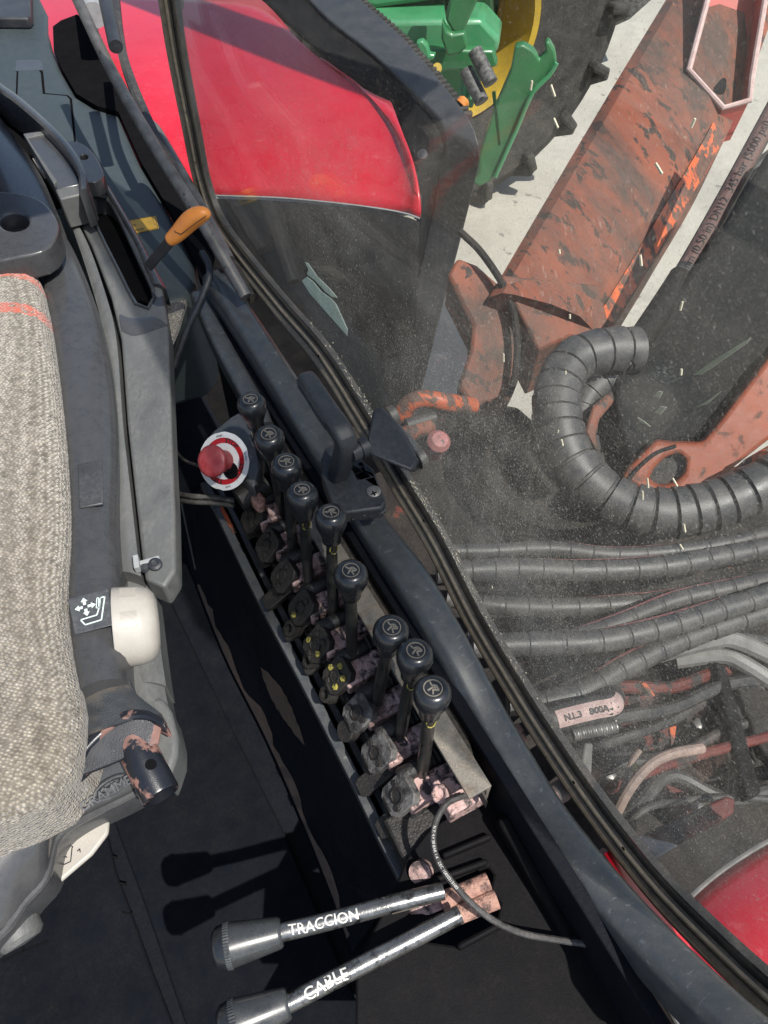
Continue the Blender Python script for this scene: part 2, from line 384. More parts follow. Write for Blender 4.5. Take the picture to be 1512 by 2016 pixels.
surf('frame_grease', (0.016, 0.014, 0.013), (0.009, 0.008, 0.008), rough=0.7, vary=14, dust=((0.07, 0.058, 0.047), 0.4, 18), chips=((0.11, 0.028, 0.02), 0.36, 8, 0.7), grain=(200, 0.0015), spec=0.25)
surf('cover_black', (0.012, 0.013, 0.014), (0.007, 0.008, 0.009), rough=0.7, vary=9, dust=((0.06, 0.056, 0.05), 0.2, 30), chips2=((0.2, 0.2, 0.15), 0.245, 26, 0.7, 0.01), grain=(200, 0.0004), spec=0.08)
surf('dark_red', (0.13, 0.022, 0.015), (0.07, 0.014, 0.011), rough=0.6, vary=20, chips=((0.03, 0.024, 0.022), 0.47, 14, 0.7))
surf('pale_plate', (0.3, 0.31, 0.31), (0.2, 0.21, 0.21), rough=0.6, vary=40)
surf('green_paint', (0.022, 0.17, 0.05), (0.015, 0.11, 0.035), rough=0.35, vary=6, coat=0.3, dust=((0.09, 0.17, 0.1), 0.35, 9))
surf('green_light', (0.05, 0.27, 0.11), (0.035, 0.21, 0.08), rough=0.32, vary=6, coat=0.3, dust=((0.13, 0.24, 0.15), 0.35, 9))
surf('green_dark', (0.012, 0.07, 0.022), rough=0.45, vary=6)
surf('rim_yellow', (0.55, 0.36, 0.02), (0.38, 0.25, 0.02), rough=0.45, vary=6, dust=((0.2, 0.15, 0.06), 0.4, 5))
surf('tyre', (0.03, 0.029, 0.027), (0.019, 0.018, 0.017), rough=0.85, vary=9, dust=((0.12, 0.11, 0.095), 0.45, 14), grain=(60, 0.003), spec=0.3)
surf('steel_bolt', (0.3, 0.29, 0.28), (0.15, 0.14, 0.13), rough=0.45, metal=0.6, vary=80)
def sticker_mat():
    m, nt, b, out = nodes('sticker_remnant'); nt.nodes.remove(b); vec = coords(nt)
    c = mixc(nt, ramp(nt, noise(nt, vec, 60, 5), 0.3, 0.7), (0.6, 0.68, 0.63), (0.72, 0.8, 0.75))
    d = nt.nodes.new('ShaderNodeBsdfDiffuse'); t = nt.nodes.new('ShaderNodeBsdfTranslucent'); x = nt.nodes.new('ShaderNodeMixShader'); x.inputs[0].default_value = 0.6
    nt.links.new(c, d.inputs[0]); nt.links.new(c, t.inputs[0]); nt.links.new(d.outputs[0], x.inputs[1]); nt.links.new(t.outputs[0], x.inputs[2]); nt.links.new(x.outputs[0], out.inputs[0])
sticker_mat()
surf('smear', (0.34, 0.36, 0.27), (0.2, 0.21, 0.16), rough=0.7, vary=120)
surf('straw', (0.62, 0.56, 0.42), rough=0.8)
surf('foil', (0.3, 0.31, 0.31), (0.12, 0.125, 0.125), rough=0.4, metal=0.5, vary=60)
surf('roof_liner', (0.18, 0.18, 0.18), rough=0.8)
surf('concrete', (0.38, 0.355, 0.30), (0.28, 0.262, 0.225), rough=0.85, vary=2.2, chips2=((0.14, 0.13, 0.115), 0.36, 9, 0.9), dust=((0.46, 0.43, 0.37), 0.4, 1.3), grain=(40, 0.004))

def fabric_mat():
    m, nt, b, out = nodes('seat_fabric'); vec = coords(nt)
    mp = nt.nodes.new('ShaderNodeMapping'); mp.inputs['Scale'].default_value = (1.0, 1.35, 1.0); mp.inputs['Rotation'].default_value = (0, 0, 0.25); nt.links.new(vec, mp.inputs[0])
    wob = nt.nodes.new('ShaderNodeTexVoronoi'); wob.inputs['Scale'].default_value = 205; wob.inputs['Randomness'].default_value = 0.42; nt.links.new(mp.outputs[0], wob.inputs['Vector'])
    tuft = ramp(nt, wob.outputs['Distance'], 0.1, 0.62, (1, 1, 1, 1), (0, 0, 0, 1))
    n1 = noise(nt, vec, 90, 4, 0.7); n2 = noise(nt, vec, 9, 4)
    c = mixc(nt, ramp(nt, n1, 0.35, 0.66), (0.18, 0.155, 0.115), (0.54, 0.48, 0.385))
    c = mixc(nt, ramp(nt, n2, 0.3, 0.75), c, mixc(nt, 0.35, c, (0.27, 0.225, 0.155)))
    c = mixc(nt, tuft, mixc(nt, 0.7, c, (0.05, 0.045, 0.04)), c)
    # woven orange-red stripes across the back of the cushion
    tc = nt.nodes.new('ShaderNodeTexCoord'); sp = nt.nodes.new('ShaderNodeSeparateXYZ'); nt.links.new(tc.outputs['Object'], sp.inputs[0])
    fr = noise(nt, vec, 60, 4, 0.7)
    yy = math_(nt, 'ADD', sp.outputs[1], math_(nt, 'MULTIPLY', fr, 0.03))
    msk = None
    for y0, w in FAB_STRIPES:
        k = math_(nt, 'LESS_THAN', math_(nt, 'ABSOLUTE', math_(nt, 'SUBTRACT', yy, y0)), w)
        msk = k if msk is None else math_(nt, 'MAXIMUM', msk, k)
    msk = math_(nt, 'MULTIPLY', msk, ramp(nt, n1, 0.38, 0.5))
    c = mixc(nt, msk, c, (0.42, 0.10, 0.06))
    nt.links.new(c, b.inputs['Base Color']); b.inputs['Roughness'].default_value = 0.95
    b.inputs['Sheen Weight'].default_value = 0.3; b.inputs['Specular IOR Level'].default_value = 0.2
    nt.links.new(bump(nt, tuft, 0.0022, 1.0), b.inputs['Normal'])

def glass_mat(name, dusty, blobs=()):
    m, nt, b, out = nodes(name); nt.nodes.remove(b)
    lw = nt.nodes.new('ShaderNodeLayerWeight'); lw.inputs[0].default_value = 0.5
    fr = math_(nt, 'MULTIPLY_ADD', math_(nt, 'POWER', lw.outputs['Facing'], 5.0), 0.93); fr.node.inputs[2].default_value = 0.03
    tr = nt.nodes.new('ShaderNodeBsdfTransparent'); tr.inputs[0].default_value = (0.955, 0.968, 0.96, 1)
    gl = nt.nodes.new('ShaderNodeBsdfGlossy'); gl.inputs['Roughness'].default_value = 0.0
    mx = nt.nodes.new('ShaderNodeMixShader'); nt.links.new(fr, mx.inputs[0]); nt.links.new(tr.outputs[0], mx.inputs[1]); nt.links.new(gl.outputs[0], mx.inputs[2])
    last = mx.outputs[0]
    if dusty:
        tc = nt.nodes.new('ShaderNodeTexCoord'); v0 = tc.outputs['Object']
        wob = noise(nt, v0, 7, 5, 0.65); blob = None
        for c_, r_, w_ in blobs:                     # patches where the dirt has settled on the pane
            dn = nt.nodes.new('ShaderNodeVectorMath'); dn.operation = 'DISTANCE'; dn.inputs[1].default_value = c_; nt.links.new(v0, dn.inputs[0])
            f_ = math_(nt, 'SUBTRACT', math_(nt, 'ADD', math_(nt, 'DIVIDE', dn.outputs['Value'], r_), 0.55), wob)
            q_ = math_(nt, 'MULTIPLY', ramp(nt, f_, 0.25, 1.05, (1, 1, 1, 1), (0, 0, 0, 1)), w_)
            blob = q_ if blob is None else math_(nt, 'MAXIMUM', blob, q_)
        med = ramp(nt, noise(nt, v0, 24, 6, 0.65), 0.35, 0.75)
        fine = ramp(nt, noise(nt, v0, 480, 2, 0.6), 0.52, 0.70)
        speck = ramp(nt, noise(nt, v0, 300, 2, 0.5), 0.64, 0.72)
        mp = nt.nodes.new('ShaderNodeMapping'); mp.inputs['Scale'].default_value = (150, 150, 7); nt.links.new(v0, mp.inputs[0])
        streak = ramp(nt, noise(nt, mp.outputs[0], 1.0, 4, 0.6), 0.5, 0.85)
        rub = nt.nodes.new('ShaderNodeMapping'); rub.inputs['Scale'].default_value = (9, 9, 26); rub.inputs['Rotation'].default_value = (0.5, 0.4, 0.3); nt.links.new(v0, rub.inputs[0])
        smear = ramp(nt, noise(nt, rub.outputs[0], 1.0, 6, 0.7, 1.2), 0.5, 0.82)
        film = math_(nt, 'ADD', math_(nt, 'MULTIPLY', blob, math_(nt, 'ADD', math_(nt, 'MULTIPLY', med, 0.26), 0.13)), 0.014)
        film = math_(nt, 'ADD', film, math_(nt, 'MULTIPLY', smear, math_(nt, 'ADD', math_(nt, 'MULTIPLY', blob, 0.1), 0.05)))
        k = math_(nt, 'ADD', film, math_(nt, 'MULTIPLY', streak, math_(nt, 'ADD', math_(nt, 'MULTIPLY', blob, 0.1), 0.035)))
        k = math_(nt, 'ADD', k, math_(nt, 'MULTIPLY', math_(nt, 'MULTIPLY', fine, math_(nt, 'ADD', math_(nt, 'MULTIPLY', blob, 0.9), 0.11)), 0.55))
        k = math_(nt, 'ADD', k, math_(nt, 'MULTIPLY', math_(nt, 'MULTIPLY', speck, math_(nt, 'ADD', blob, 0.25)), 0.65), True)
        df = nt.nodes.new('ShaderNodeBsdfDiffuse'); df.inputs[0].default_value = (0.52, 0.475, 0.405, 1)
        tl = nt.nodes.new('ShaderNodeBsdfTranslucent'); tl.inputs[0].default_value = (0.52, 0.475, 0.405, 1)
        md = nt.nodes.new('ShaderNodeMixShader'); md.inputs[0].default_value = 0.5; nt.links.new(df.outputs[0], md.inputs[1]); nt.links.new(tl.outputs[0], md.inputs[2])
        m2 = nt.nodes.new('ShaderNodeMixShader'); nt.links.new(k, m2.inputs[0]); nt.links.new(last, m2.inputs[1]); nt.links.new(md.outputs[0], m2.inputs[2])
        last = m2.outputs[0]
    nt.links.new(last, out.inputs[0])
glass_mat('glass_clean', False)

# ------------------------------------------------------------------ the setting: ground, cab floor, wall below the window, roof
GROUND_Z = -1.25
mb = MB(); mb.add([V(-150, -60, GROUND_Z), V(150, -60, GROUND_Z), V(150, 240, GROUND_Z), V(-150, 240, GROUND_Z)], [(0, 1, 2, 3)])
struct(obj('ground', mb, 'concrete', smooth=0))
def W(along, off, z):            # a point in window coordinates: metres along the glass from GA, metres outdoors, height
    p = GA + GDIR * along + GN * off; return V(p.x, p.y, z)
mb = MB(); mb.prism([W(-1.2, -0.075, -0.03), W(2.2, -0.075, -0.03), W(2.2, -1.9, -0.03), W(-1.2, -1.9, -0.03)], V(0, 0, 0.03))
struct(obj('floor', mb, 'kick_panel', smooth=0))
mb = MB(); mb.box(W(1.0, -0.085, 0.17), GDIR * 0.95, GN * 0.008, ZUP * 0.32)
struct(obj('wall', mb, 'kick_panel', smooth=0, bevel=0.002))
mb = MB(); mb.bar(V(-0.98, 1.95, 0.45), V(-2.3, 1.25, 0.45), 0.03, 1.5)        # dark panel added left of view to block bright ground mirrored in the pane
struct(obj('reflection_blocker', mb, 'kick_panel', smooth=0, bevel=0.002))
mb = MB(); mb.prism([W(-0.25, -0.02, 1.93), W(0.62, -0.02, 1.93), W(0.62, -1.7, 1.93), W(-0.25, -1.7, 1.93)], V(0, 0, 0.07))  # unseen roof, cut short so sun reaches the seat and levers
ro = obj('cab_roof', mb, 'roof_liner', smooth=0, bevel=0.02); tag(ro, 'unseen rear half of the cab roof, cut short to let sun in', 'roof')

# ------------------------------------------------------------------ floor mats
def mat_thing(px, label, z=0.004, th=0.012):
    mb = MB(); mb.prism([U(x, y, z) for x, y in px], V(0, 0, th))
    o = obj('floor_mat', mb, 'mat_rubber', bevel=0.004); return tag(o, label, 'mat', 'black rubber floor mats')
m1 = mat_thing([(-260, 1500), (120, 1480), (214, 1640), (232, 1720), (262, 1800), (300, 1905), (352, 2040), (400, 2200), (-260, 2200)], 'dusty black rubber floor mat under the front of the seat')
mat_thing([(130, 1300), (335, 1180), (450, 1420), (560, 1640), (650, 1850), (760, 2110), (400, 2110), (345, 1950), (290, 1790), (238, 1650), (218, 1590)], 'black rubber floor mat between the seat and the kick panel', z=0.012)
mb = MB()
for a, b in (((40, 1852), (47, 1872)), ((47, 1872), (95, 1853)), ((47, 1872), (4, 1893)), ((262, 1800), (240, 1796)), ((250, 1742), (232, 1738)), ((232, 1690), (222, 1686))):
    mb.bar(U(*a, 0.0165), U(*b, 0.0165), 0.003, 0.001)
obj('cut_line', mb, 'dark_void', m1, smooth=0)['kind'] = 'stuff'

# ------------------------------------------------------------------ kick panel left of the valves
kt = thing('kick_panel', U(600, 1500, 0.0), 'black painted kick panel with brown scuffs left of the valve levers', 'panel')
top = [U(x, y, 0.34) for x, y in ((405, 950), (440, 1015), (520, 1180), (610, 1350), (700, 1525), (760, 1650), (800, 1725))]
bot = [U(x, y, 0.01) for x, y in ((345, 1010), (375, 1120), (440, 1290), (520, 1450), (590, 1610), (650, 1760), (690, 1880))]
T = catmull(top, 24); B = catmull(bot, 24)
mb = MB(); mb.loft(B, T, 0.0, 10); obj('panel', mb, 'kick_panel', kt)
mb = MB(); mb.sweep(T, [(-0.004, -0.02), (0.010, -0.02), (0.010, 0.004), (-0.004, 0.004)]); obj('top_flange', mb, 'black_paint', kt, bevel=0.0015)
mb = MB(); mb.sweep([p + V(0.016, 0.008, -0.012) for p in T], [(-0.004, -0.02), (0.006, -0.02), (0.006, 0.002), (-0.004, 0.002)]); obj('inner_flange', mb, 'black_paint', kt, bevel=0.0015)
def onpanel(i, t, lift=0.0012):
    k = min(int(i), 22); f = i - k
    b = B[k].lerp(B[k + 1], f); tt = T[k].lerp(T[k + 1], f)
    return b.lerp(tt, t) + V(-0.6, -0.2, 0.7) * lift
mb = MB(); L = []; R = []
for j in range(40):
    i = 5 + j * 17.5 / 39
    e = 0.5 + 0.5 * math.sin(j * 0.37); w = 0.10 + 0.05 * math.sin(j * 0.8) + rnd.uniform(-0.02, 0.02)
    if j < 4 or j > 36: w *= 0.4
    L.append(onpanel(i, 0.03)); R.append(onpanel(i, 0.05 + w * (0.7 + 0.5 * e)))
mb.loft(L, R, 0, 4); obj('worn_strip', mb, 'worn_brown', kt)
mb = MB(); L = []; R = []
for j in range(22):
    t = j / 21; i = 11.2 + t * 4.4; w = 0.12 * math.sin(math.pi * min(1, t * 1.02)) ** 0.8 * (1.0 - 0.25 * t) + rnd.uniform(-0.012, 0.012)
    c = 0.52 + 0.06 * t
    L.append(onpanel(i, c - abs(w))); R.append(onpanel(i, c + abs(w)))
mb.loft(L, R, 0, 3); obj('worn_patch', mb, 'worn_brown', kt)
for a_, b_, w_ in ((U(798, 1690, 0.33), U(782, 1655, 0.33), 0.012), (U(436, 1000, 0.345), U(462, 1050, 0.345), 0.006)):
    mb = MB(); mb.bar(a_, b_, w_, 0.003); obj('orange_chip', mb, 'orange_bright', kt, smooth=0)

# ------------------------------------------------------------------ sill under the window
sf = thing('window_sill', W(0.5, -0.06, 0.3), 'black painted steel sill bar under the dusty cab window', 'sill')
SP = [(425, 560), (480, 640), (560, 765), (640, 895), (735, 1045), (810, 1150), (880, 1270), (945, 1395), (1005, 1500), (1065, 1600), (1130, 1690), (1215, 1795), (1310, 1900), (1420, 2010), (1540, 2120)]
sp = catmull([G(x, y, -0.058) for x, y in SP], 60)
def rrect(w, h, r, n=4):
    out = []
    for cx, cy, a0 in ((w / 2 - r, h / 2 - r, 0), (-w / 2 + r, h / 2 - r, 90), (-w / 2 + r, -h / 2 + r, 180), (w / 2 - r, -h / 2 + r, 270)):
        for k in range(n + 1):
            a = math.radians(a0 + 90 * k / n); out.append((cx + r * math.cos(a), cy + r * math.sin(a)))
    return out
mb = MB(); mb.sweep(sp, rrect(0.046, 0.055, 0.014)); obj('sill_bar', mb, 'black_paint', sf)
# dusty ledge at the foot of the bar
LL = catmull([U(x, y, 0.475) for x, y in ((415, 640), (500, 800), (540, 870), (600, 975), (690, 1130), (800, 1320), (880, 1450), (960, 1580))], 40)
LR = catmull([p + GN * 0.01 - ZUP * 0.035 for p in sp[:34]], 40)
mb = MB(); mb.loft(LL, LR, 0.0, 6, drop=0.02); obj('ledge', mb, 'black_paint_dusty', sf)
ir = catmull([U(x, y, 0.475) for x, y in ((395, 590), (440, 690), (500, 800), (520, 850))], 14)
mb = MB(); mb.sweep(ir, rrect(0.032, 0.04, 0.008)); obj('inner_rail', mb, 'black_paint', sf)
a = U(508, 848, 0.492); b = U(944, 1562, 0.492)
mb = MB(); d = (b - a).normalized(); sd = d.cross(ZUP).normalized(); mid = (a + b) / 2; hl = (b - a).length / 2
mb.box(mid, d * hl, sd * 0.0135, ZUP * 0.003); mb.box(mid - sd * 0.0135 - ZUP * 0.02, d * hl, sd * 0.0025, ZUP * 0.0225)
if sd.x < 0: pass
obj('angle_strip', mb, 'angle_steel', sf, bevel=0.0012)
# black corner panel that the long levers come out of
cz = 0.40
def P(x, y): return U(x, y, cz)
slot1 = [P(x, y) for x, y in ((805, 1800), (812, 1768), (880, 1738), (962, 1706), (972, 1722), (965, 1752), (890, 1790))]
slot2 = [P(x, y) for x, y in ((810, 1850), (822, 1822), (905, 1802), (975, 1762), (985, 1778), (978, 1812), (900, 1862))]
mb = MB(); mb.prism([P(x, y) for x, y in ((778, 1745), (800, 1690), (838, 1640), (928, 1570), (990, 1560), (1060, 1660), (1140, 1770), (1225, 1850), (1330, 1960), (1480, 2130), (700, 2130), (700, 1900))], V(0, 0, -0.012), [slot1, slot2])
obj('corner_panel', mb, 'panel_black', sf, bevel=0.003)
for pts in (((870, 1690), (965, 1650)), ((812, 1752), (958, 1700)), ((900, 1868), (985, 1822))):
    mb = MB(); mb.bar(P(*pts[0]) + V(0, 0, 0.006), P(*pts[1]) + V(0, 0, 0.006), 0.007, 0.014); obj('rib', mb, 'panel_black', sf, bevel=0.003)
mb = MB(); mb.bar(U(985, 1610, 0.425), U(1120, 1850, 0.40), 0.016, 0.03); obj('gusset', mb, 'panel_black', sf, bevel=0.006, segs=3)
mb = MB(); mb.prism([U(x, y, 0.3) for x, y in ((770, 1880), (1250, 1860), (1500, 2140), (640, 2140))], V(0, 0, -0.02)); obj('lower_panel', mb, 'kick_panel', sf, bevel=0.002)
mb = MB()
for i in range(2): mb.lathe(P(832 + 4 * i, 1714), V(-0.3, -0.4, 0.8), [(0, 0.013 - 0.0035 * i), (0.012 - 0.004 * i, 0.013 - 0.0035 * i)], 20, mi=i)
obj('pipe_stub', mb, ['pink_cast', 'dark_void'], sf)

# ------------------------------------------------------------------ the opening window: pane, rubber seal, dirt
SEAL = [(318, -90), (333, 0), (350, 110), (377, 250), (397, 350), (425, 432), (470, 500), (560, 612), (640, 706), (720, 833), (790, 952), (860, 1068), (935, 1215), (1010, 1342), (1090, 1468), (1180, 1598), (1290, 1738), (1400, 1852), (1512, 1957), (1640, 2070)]
sealp = catmull([G(x, y) for x, y in SEAL], 110)
wd = thing('cab_window', W(0.5, 0, SILL_Z - 0.05), 'large dusty glass cab window with black rubber seal, swung slightly open', 'window')
inn = [p + (W(0.6, 0, 1.2) - p).normalized() * 0.008 for p in sealp]
topz = 1.75
ring = [V(p.x, p.y, p.z) for p in inn] + [W((inn[-1] - GA).dot(GDIR), 0, topz), W((inn[0] - GA).dot(GDIR) - 0.05, 0, topz)]
mb = MB(); n = len(ring)
ins = [p - GN * 0.0025 for p in ring]; ots = [p + GN * 0.0025 for p in ring]
mb.poly(ins, 0); mb.poly(ots[::-1], 1)
mb.add(ins + ots, [(i, (i + 1) % n, n + (i + 1) % n, n + i) for i in range(n)], 0)
PO = W(0.5, 0, 1.0)
glass_mat('glass_dusty', True, [(tuple(G(x, y) - PO), r_, w_) for x, y, r_, w_ in ((930, 930, 0.34, 1.0), (1010, 1120, 0.30, 1.0), (1260, 1130, 0.26, 0.6), (1180, 1420, 0.32, 0.75), (640, 480, 0.30, 0.5), (800, 760, 0.2, 0.7), (1330, 820, 0.25, 0.22))])
pane = obj('pane', mb, ['glass_clean', 'glass_dusty'], wd, smooth=0, recalc=False, origin=PO)
def circ(cx, cy, r, n=10): return [(cx + r * math.cos(2 * math.pi * k / n), cy + r * math.sin(2 * math.pi * k / n)) for k in range(n)]
mb = MB(); mb.sweep(sealp, circ(0.009, 0.005, 0.0095, 12), up=-GN); obj('seal_bead', mb, 'seal_clean', wd)
mb = MB(); mb.sweep(sealp, circ(0.0048, 0.0098, 0.0062, 10), up=-GN); obj('dusty_highlight', mb, 'seal_dust_highlight', wd)  # dust strip doubling as the painted highlight along the bead
mb = MB(); mb.sweep(sealp, circ(-0.0085, 0.0055, 0.0042, 10), up=-GN); obj('seal_lip', mb, 'seal_clean', wd)
mb = MB(); mb.sweep(sealp, circ(-0.0095, 0.0078, 0.0032, 8), up=-GN); obj('dusty_highlight', mb, 'seal_dust_highlight', wd)  # thinner dust strip, painted highlight of the lip
mb = MB(); mb.sweep(sealp, [(0.018, -0.012), (-0.019, -0.012), (-0.021, -0.002), (-0.014, 0.001), (0.014, 0.001)], up=-GN); obj('seal_base', mb, 'seal_clean', wd)
mb = MB()
for x, y in ((628, 700), (835, 1025), (1228, 1670), (385, 320), (1130, 1540)):
    p = G(x, y, -0.018); mb.lathe(p, -GN, [(0, 0.002), (0.0012, 0.002)], 8)
obj('drain_hole', mb, 'dark_void', wd)
# torn sticker left on the glass
def glasspoly(name, px, m, off=0.004, th=0.0006, parent=wd):
    mb = MB(); mb.prism([G(x, y, off) for x, y in px], GN * th); return obj(name, mb, m, parent, smooth=0)
glasspoly('sticker_remnant', [(594, 553), (604, 545), (618, 556), (632, 574), (652, 588), (662, 600), (672, 622), (684, 648), (683, 661), (640, 612), (610, 578)], 'sticker_remnant')
glasspoly('sticker_remnant', [(600, 516), (606, 518), (625, 545), (648, 567), (664, 586), (654, 585), (640, 574), (620, 552), (604, 540), (607, 530)], 'sticker_remnant')
for px in ([(1365, 738), (1400, 712), (1478, 664), (1470, 676), (1408, 720), (1380, 738)], [(1288, 780), (1296, 770), (1304, 772), (1298, 784)], [(1288, 812), (1300, 800), (1312, 802), (1300, 816)], [(1368, 802), (1388, 792), (1420, 770), (1392, 796)], [(1255, 822), (1268, 830), (1280, 840), (1264, 834)]):
    glasspoly('paint_smear', px, 'smear')
# bits of straw and dried grit stuck to the pane
mb = MB()
for i in range(20):
    x, y = rnd.choice([(rnd.uniform(980, 1500), rnd.uniform(20, 1000)), (rnd.uniform(960, 1350), rnd.uniform(300, 1200))])
    p = G(x, y, 0.0045); a = rnd.gauss(1.1, 0.35); l = rnd.uniform(0.002, 0.007) * (1.0 + (p - CP).length * 0.3); dv = GDIR * math.cos(a) * -1 + ZUP * math.sin(a)
    mb.bar(p - dv * l / 2, p + dv * l / 2, rnd.uniform(0.0010, 0.0018), 0.001, up=GN)
for i in range(1500):
    t = min(0.86, max(0.45, rnd.gauss(0.62, 0.075))); k = int(t * 109); p0 = sealp[k]
    up_ = abs(rnd.gauss(0, 0.02)) * rnd.random() + 0.012
    p = V(p0.x, p0.y, p0.z) + ZUP * up_ + GDIR * rnd.uniform(-0.01, 0.01) + GN * 0.0035
    s_ = 0.0003 + 0.0007 * rnd.random() ** 3; mb.box(p, GDIR * s_ * rnd.uniform(0.6, 1.8), GN * s_ * 0.5, ZUP * s_)
g = obj('stuck_grit', mb, 'straw', wd, smooth=0); g['kind'] = 'stuff'

# ------------------------------------------------------------------ window latch
wl = thing('window_latch', U(700, 970, 0.56), 'black plastic window latch with ribbed handle and wedge shaped catch', 'latch')
zb = 0.575
bp = [U(x, y, zb) for x, y in ((632, 903), (640, 880), (668, 872), (735, 922), (760, 985), (752, 1000), (655, 1013), (650, 985), (632, 935))]
hole = [U(x, y, zb) for x, y in ((690, 915), (716, 905), (728, 938), (704, 944))]
mb = MB(); mb.prism(bp, V(0, 0, -0.022), [hole]); obj('base_plate', mb, 'black_plastic', wl, bevel=0.003)
mb = MB(); mb.lathe(U(736, 972, zb - 0.004), ZUP, [(0, 0.0095), (0.0055, 0.0095), (0.0075, 0.006), (0.0076, 0)], 18); sc = obj('screw', mb, 'steel_bolt', wl)
mb = MB(); q = U(736, 971, zb + 0.0042)
for a in (0.5, 2.07): mb.bar(q - V(math.cos(a), math.sin(a), 0) * 0.004, q + V(math.cos(a), math.sin(a), 0) * 0.004, 0.0016, 0.0008)
obj('cross_slot', mb, 'dark_void', sc, smooth=0)
# handle: grip leaning back along the sill, elbow, post down to the plate
hp = catmull([U(600, 742, 0.652), U(622, 775, 0.658), U(650, 818, 0.662), U(674, 852, 0.660), U(682, 876, 0.645), U(674, 908, 0.612), U(664, 940, 0.572)], 26)
mb = MB(); R_ = []
for i, p in enumerate(hp):
    t = (hp[min(i + 1, 25)] - hp[max(i - 1, 0)]).normalized(); s_ = t.cross(GN).normalized(); n_ = s_.cross(t)
    f = i / 25; w = 0.0122 + 0.0014 * math.sin(f * 3.1); h = 0.0132 - 0.002 * f
    if i == 0: w *= 0.75; h *= 0.7
    R_.append([p + n_ * q[0] + s_ * q[1] for q in rrect(2 * w, 2 * h, min(w, h) * 0.55, 3)])
mb.rings(R_); hd = obj('handle', mb, 'black_plastic', wl, subsurf=1)
for k in (-1, 0, 1):
    pp = []
    for i in range(1, 13):
        t = (hp[i + 1] - hp[i - 1]).normalized(); s_ = t.cross(GN).normalized(); n_ = s_.cross(t)
        sgn = -1 if (s_.dot(CP - hp[i]) < 0) else 1
        side = -1 if n_.dot(V(-1, 0, 0)) < 0 else 1
        pp.append(hp[i] + s_ * (sgn * (0.000 + 0.0055 * k)) + n_ * side * 0.0128)
    mb = MB(); mb.tube(pp, 0.0018, 6); obj('grip_rib', mb, 'black_plastic', hd)
# neck and wedge
na = U(690, 893, 0.632); nb_ = U(722, 878, 0.632)
mb = MB(); dn = (nb_ - na)
mb.lathe(na, dn, [(0, 0.0125), (dn.length * 0.45, 0.0125), (dn.length * 0.47, 0.0105), (dn.length * 0.55, 0.0105), (dn.length * 0.57, 0.0125), (dn.length, 0.014)], 20); obj('neck', mb, 'black_plastic', wl)
wt = [((722, 866), 0.636), ((732, 805), 0.645), ((748, 797), 0.645), ((822, 872), 0.63), ((826, 905), 0.625), ((812, 930), 0.622), ((722, 892), 0.636)]
wp = [U(*p, z) for p, z in wt]; wc = sum(wp, Vector()) / len(wp)
nrm = (V(-0.25, -0.55, 0.8)).normalized()
wb = [p - nrm * 0.03 + (wc - p) * 0.04 for p in wp]
mb = MB(); mb.rings([wb, wp]); obj('wedge', mb, 'black_plastic', wl, bevel=0.006, segs=3)
for x, y in ((772, 818), (829, 905)):
    c = U(x, y, 0.625); mb = MB(); mb.lathe(c - V(0.008, 0, 0) - nrm * 0.012, V(0.8, 0.5, 0.1), [(0, 0.009), (0.001, 0.013), (0.011, 0.013), (0.012, 0.011)], 18); obj('rubber_pad', mb, 'seal_clean', wl)
# lump of dried dirt at the foot of the latch
mb = MB(); d0 = U(655, 1016, 0.565); d1 = U(756, 1004, 0.562)
for i in range(60):
    t = rnd.random(); p = d0.lerp(d1, t) + V(rnd.gauss(0, 0.003), rnd.gauss(0, 0.003), rnd.gauss(0, 0.002)); s_ = rnd.uniform(0.001, 0.0038)
    mb.lathe(p, V(rnd.uniform(-1, 1), rnd.uniform(-1, 1), 1), [(-s_, s_ * 0.4), (0, s_), (s_, s_ * 0.5)], 6)
dd = obj('caked_dirt', mb, 'dirty_seat', wl); dd['kind'] = 'stuff'

# ------------------------------------------------------------------ valve bank
vb = thing('valve_bank', U(650, 1350, 0.3), 'row of greasy pink and black hydraulic valve sections along the sill', 'valve bank')
SEC = [(495, 1018), (523, 1074), (555, 1133), (589, 1197), (621, 1267), (661, 1330), (702, 1403), (740, 1482), (781, 1566)]
r0 = U(*SEC[0], 0.415); r1 = U(*SEC[-1], 0.415); RD = (r1 - r0).normalized(); QD = Vector((-RD.y, RD.x, 0))
if QD.x < 0: QD = -QD
mb = MB(); mb.box((r0 + r1) / 2 + QD * 0.055 - ZUP * 0.065, RD * ((r1 - r0).length / 2 + 0.03), QD * 0.05, ZUP * 0.03); obj('manifold', mb, 'grease_cast', vb, bevel=0.004)
def octa(o, ax, up, w, h, th, ch=0.3):
    s_ = ax.cross(up).normalized(); u = s_.cross(ax)
    pts = [(-w, -h * (1 - ch)), (-w * (1 - ch), -h), (w * (1 - ch), -h), (w, -h * (1 - ch)), (w, h * (1 - ch)), (w * (1 - ch), h), (-w * (1 - ch), h), (-w, h * (1 - ch))]
    return [o + s_ * a + u * b for a, b in pts], ax * th
AX = (-QD * 0.75 + ZUP * 0.66).normalized()          # the flanges face up and towards the driver
